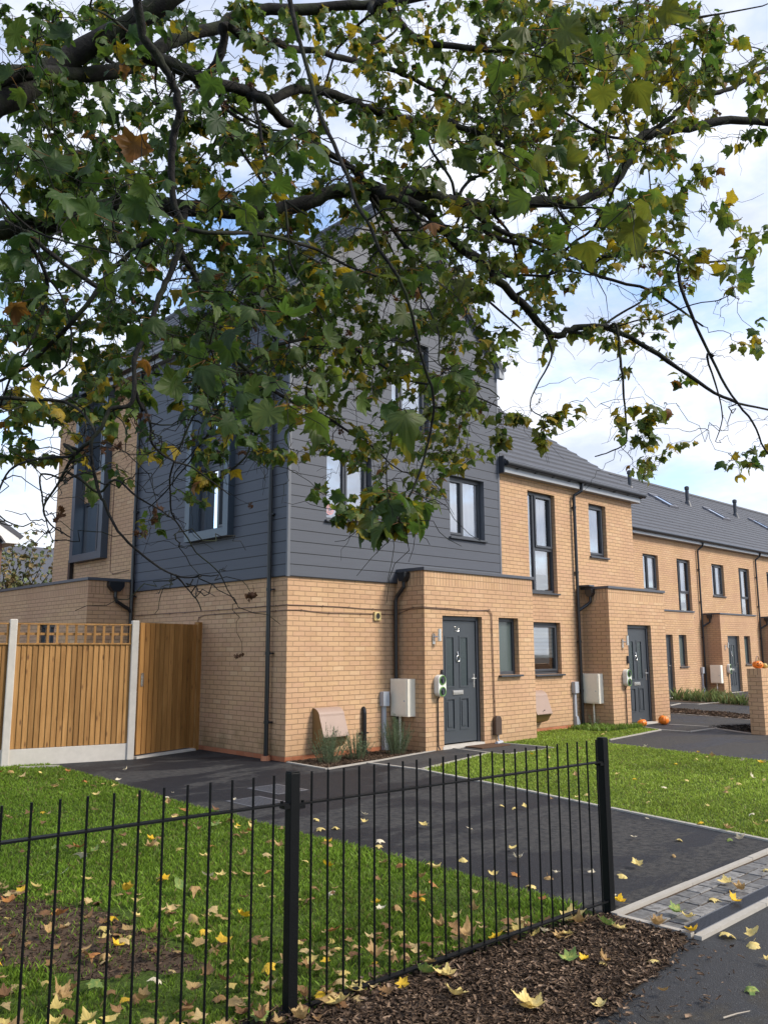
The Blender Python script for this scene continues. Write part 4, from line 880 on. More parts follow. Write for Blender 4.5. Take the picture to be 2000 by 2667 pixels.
def blades(name,n,poly,box,hmin,hmax,label,base,tipc,dens=None,w=.0035,near=None,width_far=True,yellow=.06,rng=RNG):
    x=rng.uniform(box[0],box[1],n); y=rng.uniform(box[2],box[3],n)
    k=inpoly(x,y,poly) if poly else np.ones(n,bool)
    # keep only what the camera region could plausibly see
    d=np.hypot(x-CAMP[0],y-CAMP[1])
    if near: k&=rng.random(n)<np.clip((near/d)**1.1,0,1)
    if dens is not None: k&=rng.random(n)<dens(x,y)
    x,y,d=x[k],y[k],d[k]; n=len(x)
    h=rng.uniform(hmin,hmax,n)*(1+.35*fbm(x,y,2.6,5)); az=rng.uniform(0,2*np.pi,n); lean=rng.uniform(.1,.9,n)*h
    wd=w*rng.uniform(.7,1.4,n)*(np.clip(d/5,1,3) if width_far else 1)
    px,py=np.cos(az)*wd,np.sin(az)*wd; la=rng.uniform(0,2*np.pi,n); lx,ly=np.cos(la)*lean,np.sin(la)*lean
    z0=np.full(n,.002)
    V=np.stack([np.stack([x-px,y-py,z0],1),np.stack([x+px,y+py,z0],1),np.stack([x+px*.7+lx*.35,y+py*.7+ly*.35,h*.6],1),np.stack([x+lx,y+ly,h],1)],1)
    F=np.arange(n)[:,None]*4+np.array([[0,1,2,3]])
    tone=(.75+.5*rng.random(n)+.22*fbm(x,y,1.7,9)+.20*fbm(x,y,.7,33)+.14*fbm(x,y,7,41))[:,None].clip(.25,2)
    c0=np.array(base)[None]*tone; c1=np.array(tipc)[None]*tone
    yl=rng.random(n)<yellow; c1[yl]=np.array([.30,.24,.09]); c0[yl]=np.array([.16,.13,.05])
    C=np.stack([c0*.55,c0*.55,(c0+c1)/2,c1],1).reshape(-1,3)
    o=npmesh(name,V.reshape(-1,3),F,M['blade'],colors=C,loc=(float(x.mean()),float(y.mean()),0)); tag(o,label,'grass',kind='stuff'); return o
rs_=np.random.default_rng(5); SP=[(x+rs_.normal(0,.05),y+rs_.normal(0,.05)) for (p,q) in zip(SOILP,SOILP[1:]+SOILP[:1]) for x,y in [(p[0]+(q[0]-p[0])*t,p[1]+(q[1]-p[1])*t) for t in (0,.2,.4,.6,.8)]]
sheet('bare_soil',SP,.007,M['soil'])
def densL(x,y):
    s_=inpoly(x+.22*fbm(x,y,5,2),y+.22*fbm(y,x,5,3),SOILP); front=(y<-6.75+.1*fbm(x,y,6,4))&(x>-5.6)
    low=y<-5.6
    d=np.where(s_,.12,1.0); d=np.where(low&(fbm(x,y,4,8)<.0),d*.45,d); d=np.where(front,np.clip(1-(-6.75-y)*7,.0,1),d)
    return d
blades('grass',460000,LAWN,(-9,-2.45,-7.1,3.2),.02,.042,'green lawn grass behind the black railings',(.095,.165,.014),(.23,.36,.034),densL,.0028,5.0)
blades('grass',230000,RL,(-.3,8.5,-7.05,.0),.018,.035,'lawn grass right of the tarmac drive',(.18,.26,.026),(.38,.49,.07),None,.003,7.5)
blades('grass',1800,None,(7.0,8.5,-1.0,-.1),.04,.12,'longer grass at the foot of the pumpkin door porch',(.10,.17,.02),(.2,.3,.05),lambda x,y: ((x<7.84)|(y<-.66))*1.0,.004)
blades('grass',2600,[(17.6,3.4),(19.4,3.4),(19.2,2.4),(17.6,1.0),(16.3,-.1),(17.0,1.6)],(16.2,20.5,-.2,3.5),.10,.38,'long straggly grass in front of the set-back terrace',(.07,.12,.03),(.22,.27,.09),None,.006,None,True,.25)
# ---------------------------------------------------------------- mulch chips
M['chip']=colmat('wood_chip',.0,.85,.15)
def chips(name,n,box,poly,label,fall=None,size=(.010,.042),rng=RNG,mound=0.,cols=((.035,.023,.016),(.125,.080,.052),(.27,.185,.125))):
    x=rng.uniform(box[0],box[1],n); y=rng.uniform(box[2],box[3],n); k=inpoly(x,y,poly) if fall is None else (rng.random(n)<fall(x,y))
    x,y=x[k],y[k]; n=len(x); L=rng.uniform(*size,n); Wd=L*rng.uniform(.18,.5,n); az=rng.uniform(0,2*np.pi,n); el=rng.normal(0,.28,n); ro=rng.normal(0,.5,n)
    z=rng.uniform(.004,.022,n)+mound*(.5+.5*fbm(x,y,3,1))
    u=np.stack([np.cos(az)*np.cos(el),np.sin(az)*np.cos(el),np.sin(el)],1); v=np.stack([-np.sin(az)*np.cos(ro),np.cos(az)*np.cos(ro),np.sin(ro)],1); w_=np.cross(u,v)
    P=np.stack([x,y,z],1); L=L[:,None]/2; Wd=Wd[:,None]/2; T=rng.uniform(.001,.004,n)[:,None]
    V=np.stack([P-u*L-v*Wd,P+u*L-v*Wd*.7,P+u*L*.9+v*Wd,P-u*L*.8+v*Wd, P-u*L-v*Wd-w_*T,P+u*L-v*Wd*.7-w_*T,P+u*L*.9+v*Wd-w_*T,P-u*L*.8+v*Wd-w_*T],1)
    q=np.array([[0,1,2,3],[0,1,5,4],[1,2,6,5],[2,3,7,6],[3,0,4,7]]); F=(np.arange(n)[:,None,None]*8+q[None]).reshape(-1,4)
    r=rng.random(n)**1.7; a,b,c=[np.array(k_) for k_ in cols]; col=np.where((r<.6)[:,None],a+(b-a)*(r/.6)[:,None],b+(c-b)*((r-.6)/.4)[:,None])
    o=npmesh(name,V.reshape(-1,3),F,M['chip'],colors=np.repeat(col,8,0),loc=(float(x.mean()),float(y.mean()),0)); tag(o,label,'bark mulch',kind='stuff'); return o
MP=[(-6.2,-6.7),(-5.2,-6.80),(-4.0,-6.88),(-2.97,-7.02),(-2.96,-7.5),(-3.3,-7.62),(-3.75,-7.70),(-4.3,-7.74),(-6.2,-8.3)]
def mf(x,y):
    e=np.interp(x,[-6.2,-4.3,-3.75,-3.3,-2.97],[-8.2,-7.76,-7.70,-7.64,-7.52])+.07*fbm(x,y,9,3); top=np.interp(x,[-6.2,-5.2,-4,-2.97],[-6.7,-6.80,-6.88,-7.02])+.05*fbm(x,y,8,6)
    d=np.clip(1-(e-y)*9,0,1)**3; d=np.where(y>e,1,d*.5+.03*(y>e-.35)); return np.where((y<top)&(x<-2.96),d,np.where(x>=-2.96,.0,np.clip(1-(y-top)*8,0,1)*.6))
chips('bark_mulch',30000,(-5.8,-2.7,-8.2,-6.6),None,'brown bark mulch between the railing and the footway',mf,mound=.012)
chips('bark_mulch',6000,(0,2.28,-1.,0),[(0.02,0),(2.26,0),(2.26,-.66),(.02,-.95)],'bark mulch in the lavender bed of house 39',size=(.012,.04))
chips('bark_mulch',7000,(11.6,13.9,-1.9,1.3),[(13.85,1.26),(13.08,-1.26),(11.69,-1.84),(12.36,.49)],'bark mulch strip between the two far drives',size=(.03,.09),mound=.03)
chips('bark_mulch',1200,(8.6,10.5,-3.1,-1.9),[(9.3,-1.95),(8.72,-3.05),(9.3,-3.1),(10.4,-2.3)],'dark soil heap behind the brick pillar',size=(.03,.08),mound=.04,cols=((.012,.010,.010),(.03,.022,.018),(.05,.04,.03)))
chips('bark_mulch',14000,(-8,-4.9,-6.1,-3.7),SOILP,'dark bare soil patch in the lawn behind the railings',size=(.008,.03),cols=((.035,.022,.015),(.10,.06,.04),(.17,.11,.075)))
# ================================================================ LEAVES
HALF=[(.05,-.05),(.12,-.11),(.20,-.13),(.27,-.17),(.37,-.19),(.36,-.10),(.40,-.05),(.37,.02),(.40,.10),(.50,.13),(.53,.22),(.64,.27),(.62,.36),(.54,.37),(.50,.44),(.45,.44),(.40,.52),(.32,.53),(.31,.60),(.32,.64),(.24,.68),(.22,.77),(.14,.81),(.10,.91)]
OUT=[(x,y) for x,y in HALF]+[(0,1.02)]+[(-x,y) for x,y in HALF[::-1]]
def leaf_template(rng,curl,fold):
    o=np.array(OUT); o=o*(1+rng.normal(0,.035,(len(o),1))); o[:,0]*=rng.uniform(.88,1.1)
    c=np.array([[0,.20]]); mid=c+(o-c)*.55; P=np.concatenate([c,mid,o]); r=np.hypot(P[:,0],P[:,1]-.2)
    z=-curl*(r**2)*1.0+fold*np.abs(P[:,0])+rng.normal(0,.012,len(P))*(r>.2)+.05*np.sin(P[:,0]*9+rng.uniform(0,6))*curl
    P=np.stack([P[:,0],P[:,1],z],1); n=len(o); T=[]
    for i in range(n):
        j=(i+1)%n
        T.append((0,1+i,1+j)); T+= [(1+i,1+n+i,1+n+j),(1+i,1+n+j,1+j)]
    return P,np.array(T),r
TPL=[leaf_template(RNG,RNG.uniform(.05,1.3),RNG.uniform(-.15,.6)) for _ in range(22)]
# ---------------------------------------------------------------- fallen leaves
def leafmat(name,c1,c2,c3):
    m,nt,o=NT(name); s=N(nt); tc=s.n('TexCoord').outputs['Object']; oi=s.n('ObjectInfo').outputs['Random']
    sc_=s.n('VectorMath',operation='ADD'); s.l(tc,sc_.inputs[0]); cx=s.n('CombineXYZ'); s.l(s.math('MULTIPLY',oi,30),cx.inputs[0]); s.l(cx.outputs[0],sc_.inputs[1])
    n=s.noise(sc_.outputs[0],3.5,5,.6); c=s.ramp(n,[(.3,c1),(.52,c2),(.72,c3)])
    b=s.bsdf(None,c,.6,None,0,.3); t=s.n('BsdfTranslucent'); s.l(c,t.inputs[0]); mx=s.n('MixShader'); mx.inputs[0].default_value=.2; s.l(b.outputs[0],mx.inputs[1]); s.l(t.outputs[0],mx.inputs[2]); s.l(mx.outputs[0],o.inputs[0]); return m
LM={'pale yellow':leafmat('leaf_pale',(.72,.60,.28),(.66,.50,.17),(.50,.38,.15)),'bright yellow':leafmat('leaf_yellow',(.75,.55,.03),(.70,.42,.02),(.55,.30,.03)),
    'tan brown':leafmat('leaf_tan',(.50,.34,.15),(.40,.25,.10),(.26,.14,.06)),'orange brown':leafmat('leaf_orange',(.50,.25,.05),(.36,.15,.05),(.20,.08,.03)),'green':leafmat('leaf_green',(.12,.22,.06),(.20,.27,.07),(.42,.40,.10)),
    'cream':leafmat('leaf_cream',(.80,.74,.58),(.72,.62,.44),(.55,.44,.28))}
FL={}
for nm,mt_ in LM.items():
    FL[nm]=[]
    for k in range(5):
        cu=RNG.uniform(.15,.9) if nm!='tan brown' else RNG.uniform(.6,1.6)
        P,T,r=leaf_template(RNG,-cu,RNG.uniform(-.2,.5))
        P=P.copy(); st=np.array([[-.012,-.02,0],[.012,-.02,0],[.05,-.52,.05],[.035,-.52,.05]]); V=np.concatenate([P,st]); 
        me=bpy.data.meshes.new('fallen_leaf'); n0=len(P); me.from_pydata(V.tolist(),[],[tuple(map(int,t)) for t in T]+[(n0,n0+1,n0+2,n0+3)]); me.materials.append(mt_)
        me.polygons.foreach_set('use_smooth',[True]*len(me.polygons)); FL[nm].append(me)
CNT={}
def fallen(x,y,colr,size,z=.012,label=None,grp=None,up=.0):
    me=random.choice(FL[colr]); o=link(bpy.data.objects.new('fallen_leaf',me)); o.location=(x,y,z+.012+size*.04); size*=.60; o.scale=(size,)*3
    o.rotation_euler=(random.gauss(0,.22)+up+(math.pi if random.random()<.35 else 0),random.gauss(0,.22),random.uniform(0,6.28)); tag(o,label,'leaf',grp); return o
def gp(L,x,y,W_=1659.):      # zoomed view pixel -> ground point
    s_=W_/(L[2]-L[0]); u,v=L[0]+x/s_,L[1]+y/s_; d=_f+(u-1000)/FPX*_r-(v-1333.5)/FPX*_u; p=CAMP+d*(.01-CAMP[2])/d[2]; return float(p[0]),float(p[1])
ZA,ZB,ZC=(0,1950,800,2667),(700,1950,1400,2667),(1300,1950,2000,2667)
def batch(zone,items,grp):
    pts=[(gp(L,x,y),c,s,(L[0]+x*(L[2]-L[0])/1659)) for (L,x,y,c,s) in items]; pts.sort(key=lambda q:q[3]); n={}; tot={}
    for _,c,_,_ in pts: tot[c]=tot.get(c,0)+1
    words=['first','second','third','fourth','fifth','sixth','seventh','eighth','ninth','tenth','eleventh','twelfth','thirteenth','fourteenth','fifteenth','sixteenth','seventeenth','eighteenth','nineteenth','twentieth']
    for (p,c,s_,_) in pts:
        n[c]=n.get(c,0)+1
        lab=('%s fallen leaf lying on the %s'%(c,zone)) if tot[c]==1 else '%s fallen leaf on the %s, %s of that colour from the left'%(c,zone,words[min(n[c]-1,19)])
        if tot[c]==1: lab='the only '+lab
        fallen(p[0],p[1],c,s_,label=lab,grp=grp)
py_,by_,tb_,ob_,gr_,cr_='pale yellow','bright yellow','tan brown','orange brown','green','cream'
batch('tarmac drive',[(ZA,685,120,cr_,.09),(ZA,630,178,cr_,.10),(ZA,1262,285,cr_,.07),(ZA,938,245,cr_,.05),(ZB,290,445,py_,.10),(ZB,605,418,cr_,.10),(ZB,600,460,py_,.11),(ZB,330,505,py_,.14),(ZB,410,497,py_,.12),(ZB,670,577,cr_,.11),(ZB,695,610,py_,.11),(ZB,970,488,py_,.12),(ZB,1250,512,cr_,.09),(ZB,1430,355,py_,.07),(ZB,1523,370,py_,.09),(ZB,1583,373,py_,.10),(ZB,1195,687,py_,.12),(ZC,75,635,py_,.11),(ZC,105,688,cr_,.11),(ZC,90,778,ob_,.11),(ZC,185,857,py_,.12),(ZC,298,798,tb_,.13),(ZC,352,780,cr_,.08),(ZC,565,778,cr_,.08),(ZC,755,785,py_,.14),(ZC,828,557,cr_,.09),(ZC,1115,570,py_,.10),(ZC,862,740,py_,.14),(ZC,760,972,by_,.14),(ZC,1475,577,cr_,.12),(ZC,1425,565,gr_,.08),(ZC,327,320,tb_,.06),(ZC,1070,665,tb_,.06),(ZC,718,915,cr_,.05),(ZC,903,438,cr_,.06),(ZB,1375,785,py_,.12),(ZB,965,248,ob_,.05)],'leaves on the tarmac drive')
batch('bark mulch',[(ZB,505,1510,py_,.13),(ZB,465,1590,py_,.18),(ZB,395,1555,ob_,.10),(ZB,935,1400,gr_,.17),(ZB,1040,1405,ob_,.15),(ZB,1130,1430,py_,.16),(ZB,1140,1535,py_,.17),(ZB,1600,1615,py_,.18),(ZB,615,1465,py_,.15),(ZB,1380,1205,by_,.12),(ZC,400,1075,py_,.24),(ZC,490,1100,tb_,.13),(ZC,445,1165,py_,.12),(ZC,690,1110,gr_,.15),(ZC,720,1125,py_,.13),(ZC,405,1310,gr_,.16),(ZC,510,1325,by_,.08),(ZC,930,1325,py_,.11),(ZC,620,1330,py_,.0001+.10),(ZC,660,1325,tb_,.09),(ZC,200,1620,py_,.18),(ZC,345,1170,tb_,.14),(ZC,270,1140,cr_,.10)],'leaves on the bark mulch')
batch('footway tarmac',[(ZC,625,1625,py_,.11),(ZC,1430,1165,py_,.14),(ZC,1545,1180,py_,.12),(ZC,1570,1210,py_,.12),(ZC,1640,1325,py_,.10),(ZC,1548,1485,gr_,.10),(ZC,995,1517,tb_,.08),(ZC,1205,1142,by_,.12)],'leaves on the footway')
batch('block paving',[(ZC,1425,840,py_,.14),(ZC,1508,885,tb_,.12),(ZC,1305,935,py_,.11),(ZC,1460,950,by_,.13),(ZC,1115,1025,gr_,.15),(ZC,1160,1055,py_,.14),(ZC,1630,755,py_,.09),(ZC,945,1090,tb_,.13)],'leaves on the block paving')
fallen(*gp((1380,1750,1780,2050),795,690),'bright yellow',.07,1.04,'small bright yellow leaf resting on top of the corner railing post','leaf on the post') if False else None
# lawn leaves : individuals
cols=[py_,py_,by_,tb_,tb_,ob_,gr_,cr_]
def scatter(n,poly,box,zone,pick,wfun,size,zf):
    k=0; tries=0
    while k<n and tries<200000:
        tries+=1; x,y=random.uniform(box[0],box[1]),random.uniform(box[2],box[3])
        if not inpoly(np.array([x]),np.array([y]),poly)[0] or random.random()>wfun(x,y): continue
        c=random.choice(pick); fallen(x,y,c,random.uniform(*size),zf,'%s fallen leaf lying in the %s'%(c,zone),'%s leaves in the %s'%(c,zone),random.gauss(0,.25)); k+=1
VIS=[(-7.0,-6.85),(-3.0,-6.95),(-2.86,-6.4),(-2.80,-4),(-2.6,0),(-2.5,2),(-3.6,1.9),(-6.4,-5.6)]
scatter(100,VIS,(-7.0,-2.5,-6.9,2.1),'lawn behind the railings',[py_,py_,by_,tb_,tb_,ob_,cr_,gr_],lambda x,y: min(1,.15+max(0,(-y-1))*.15),(.08,.15),.035)
scatter(62,RL,(-.2,8.4,-7.0,-.2),'right lawn',[py_,py_,py_,by_,cr_,tb_],lambda x,y: min(1,.2+max(0,(-y-.5))*.15),(.07,.12),.03)
# litter stuff
TPLC=[leaf_template(RNG,RNG.uniform(-1.2,1.2),RNG.uniform(-.5,.6)) for _ in range(22)]
def leafsoup(pos,tipd,nrm,size,colors,tplidx,rng=RNG,tpls=None):
    tpls=tpls or TPL
    Vs=[];Fs=[];Cs=[];k=0
    for i in range(len(pos)):
        P,T,r=tpls[tplidx[i]]; y=tipd[i]/np.linalg.norm(tipd[i]); x=np.cross(y,nrm[i]); x/=np.linalg.norm(x)+1e-9; z=np.cross(x,y)
        V=pos[i]+size[i]*(P[:,:1]*x+P[:,1:2]*y+P[:,2:3]*z); Vs.append(V); Fs.append(T+k); k+=len(P)
        c0,c1=colors[i]; t=np.clip((r-.25)/.45,0,1)[:,None]; Cs.append((c0*(1-t)+c1*t)*rng.uniform(.82,1.2,(len(P),1)))
    return np.concatenate(Vs),np.concatenate(Fs),np.concatenate(Cs)
M['leaf']=colmat('litter_leaf',.25,.65,.25)
CT=[np.array(c) for c in ((.42,.28,.12),(.28,.16,.07),(.52,.38,.18),(.18,.095,.045),(.60,.46,.15),(.66,.42,.04))]
def litter(n,poly,box,w_,label,zr=(.012,.05),size=(.035,.078)):
    x=RNG.uniform(box[0],box[1],n*6); y=RNG.uniform(box[2],box[3],n*6); k=inpoly(x,y,poly)&(RNG.random(n*6)<w_(x,y)); x,y=x[k][:n],y[k][:n]; n=len(x)
    pos=np.stack([x,y,RNG.uniform(*zr,n)],1); az=RNG.uniform(0,6.28,n); tip=np.stack([np.cos(az),np.sin(az),RNG.normal(0,.12,n)],1); nr=np.stack([RNG.normal(0,.2,n),RNG.normal(0,.2,n),np.ones(n)],1)
    ci=RNG.choice(len(CT),n,p=[.27,.24,.2,.15,.08,.06]); cl2=[(CT[c]*RNG.uniform(.8,1.15),CT[c]*RNG.uniform(.55,1.1)) for c in ci]
    V,F,C=leafsoup(pos,tip,nr,RNG.uniform(*size,n),cl2,RNG.integers(0,len(TPLC),n),tpls=TPLC); o=npmesh('leaf_litter',V,F,M['leaf'],colors=C,loc=(float(x.mean()),float(y.mean()),0),smooth=True); tag(o,label,'dead leaves',kind='stuff')
litter(430,[(-7.5,-3.5),(-5.4,-3.6),(-4.8,-4.6),(-4.6,-5.4),(-4.2,-6.3),(-3.4,-6.75),(-3.2,-6.95),(-5.4,-6.95),(-7.5,-6.4)],(-7.5,-3.2,-7,-3.5),lambda x,y: np.clip(.2+.75*(fbm(x,y,3.2,12)>.1)+.8*(y<-6.3),0,1)*np.where(inpoly(x,y,SOILP),.5,1),'brown dead leaves drifted over the lawn and soil along the railings',(.02,.06))
litter(90,VIS,(-7,-2.5,-6.9,1.5),lambda x,y: np.clip(.3+.5*(y<-3),0,1),'scattered dead leaves in the left lawn',(.03,.055))
# ================================================================ PLANTS
def lavender(x,y,r,h,n,label,name='lavender_plant',grey=False,rng=RNG):
    t=thing(name,label,'plant',(x,y,0),'lavender plants in front of house 39' if not grey else None); sm=MB(); V=[];F=[];C=[]; k=0
    for i in range(n):
        a=rng.uniform(0,6.28); rr=r*rng.uniform(.1,1.25); hh=h*rng.uniform(.5,1.05)*(1-.3*rr/r); b=np.array([x+.45*rr*math.cos(a),y+.45*rr*math.sin(a),0.]); tpt=np.array([x+rr*math.cos(a),y+rr*math.sin(a),hh])
        mid=(b+tpt)/2+np.array([0,0,.12*hh]); sm.tube([b,mid,tpt],[.003,.002,.001],4)
        for q in range(34):
            f=rng.uniform(.12,1.); p=(1-f)**2*b+2*f*(1-f)*mid+f*f*tpt; az=rng.uniform(0,6.28); L=rng.uniform(.02,.042); d=np.array([math.cos(az)*.75,math.sin(az)*.75,.7])*L; s_=np.array([-math.sin(az),math.cos(az),0])*.0032
            V+=[p-s_,p+s_,p+d]; F.append((k,k+1,k+2)); k+=3; g=rng.uniform(.6,1.3); cc=np.array([.15,.215,.115])*g; C+=[cc*.7,cc*.7,cc*1.25]
    sm.build('stems',simple('stem',(.13,.14,.07),.8),t); npmesh('foliage',V,F,M['blade'],parent=t,colors=np.array(C))
lavender(.40,-.52,.26,.60,95,'bushy lavender in front of the brown gas box, left of three'); lavender(.93,-.50,.24,.46,80,'smaller lavender below the black waste pipe, middle of three'); lavender(1.78,-.48,.27,.66,110,'tall lavender under the cream meter box, right of three')
lavender(7.62,-.35,.14,.42,10,'thin yellow-flowered weed beside the downpipe at the pumpkin-door porch','wall_weed',True)
def bush(x,y,r,h,n,label,name,leafc,cat='tree',trunk=True,z0=.0,seed=1,ls=(.10,.2)):
    rng=np.random.default_rng(seed); t=thing(name,label,cat,(x,y,0)); m=MB(); pos=[];tip=[];nr=[]
    for i in range(26):
        a=rng.uniform(0,6.28); e=rng.uniform(.25,1.3); L=h*rng.uniform(.6,1.0); end=np.array([x+r*math.cos(a)*math.cos(e)*1.2,y+r*math.sin(a)*math.cos(e),min(h,L*math.sin(e)+.3*h)+rng.uniform(-.2,.2)]); b=np.array([x,y,h*.25]); mid=(b+end)/2+rng.normal(0,.25,3)
        m.tube([b,mid,end],[.05,.025,.006],5)
        for q in range(n//26):
            f=rng.uniform(.35,1.08); p=(1-f)**2*b+2*f*(1-f)*mid+f*f*end+rng.normal(0,.16,3); pos.append(p); tip.append(rng.normal(0,1,3)+np.array([0,0,-.5])); nr.append(rng.normal(0,1,3))
    m.tube([(x,y,0),(x,y,h*.28)],[.12,.08],8); m.build('trunk',M['barkm'],t); N_=len(pos)
    ci=rng.integers(0,len(leafc),N_); cl2=[(np.array(leafc[c])*rng.uniform(.7,1.3),np.array(leafc[c])*rng.uniform(.7,1.3)) for c in ci]
    V,F,C=leafsoup(np.array(pos),np.array(tip),np.array(nr),rng.uniform(*ls,N_),cl2,rng.integers(0,len(TPL),N_)); npmesh('crown',V,F,M['leaf'],parent=t,colors=C)
def bark():
    m,nt,o=NT('bark'); s=N(nt); P=s.pos(); n=s.noise(P,14,7,.7,_Distortion=.5); n2=s.noise(P,5,4,.6); n3=s.noise(P,60,3)
    c=s.ramp(n,[(.3,(.006,.006,.006)),(.55,(.018,.0165,.015)),(.75,(.042,.038,.034))]); c=s.mix(s.ramp(n2,[(.48,(0,0,0)),(.66,(.75,.75,.75))]),c,(.032,.040,.018))
    s.bsdf(o,c,.9,s.bump(s.math('ADD',n,s.math('MULTIPLY',n3,.4)),.8,.015),0,.2); return m
M['barkm']=bark()
bush(3.0,19.5,2.3,5.3,1500,'olive green bushy tree behind the rear wing of house 39, far left','background_tree',[(.12,.13,.05),(.20,.17,.06),(.16,.20,.10),(.24,.18,.09)],seed=4,ls=(.09,.17))
bush(-.5,21.5,2.0,4.7,900,'lower leafy shrub tree beside the white-boarded neighbour house','background_tree',[(.11,.13,.06),(.19,.17,.08),(.14,.17,.10)],seed=6,ls=(.09,.17))
m=MB(); # fallen twig on the footway
p0=gp(ZC,1380,1665); p1=gp(ZC,1545,1625); m.tube([(*p0,.012),((p0[0]+p1[0])/2,(p0[1]+p1[1])/2,.016),(*p1,.014)],[.004,.003,.002],6); tag(m.build('twig',simple('dry_twig',(.35,.30,.24),.8),None,loc=(*p0,0)),'pale dry twig lying on the footway','twig')

m=MB()
for k,(px_,py_2,lb) in enumerate(((1500,215,'dark square inspection cover in the drive, nearer the house corner'),(1400,285,'dark square inspection cover in the drive, nearer the lawn'))):
    q=gp(ZA,px_,py_2); m=MB(); m.box((q[0]-.22,q[1]-.30,-.01),(q[0]+.22,q[1]+.30,.007));
    for i in range(9):
        for j in range(12): m.box((q[0]-.19+i*.043,q[1]-.27+j*.046,.006),(q[0]-.165+i*.043,q[1]-.245+j*.046,.010),1)
    tag(m.build('inspection_cover',[M['trim'],M['dark']],None,loc=(q[0],q[1],0)),lb,'cover','inspection covers')
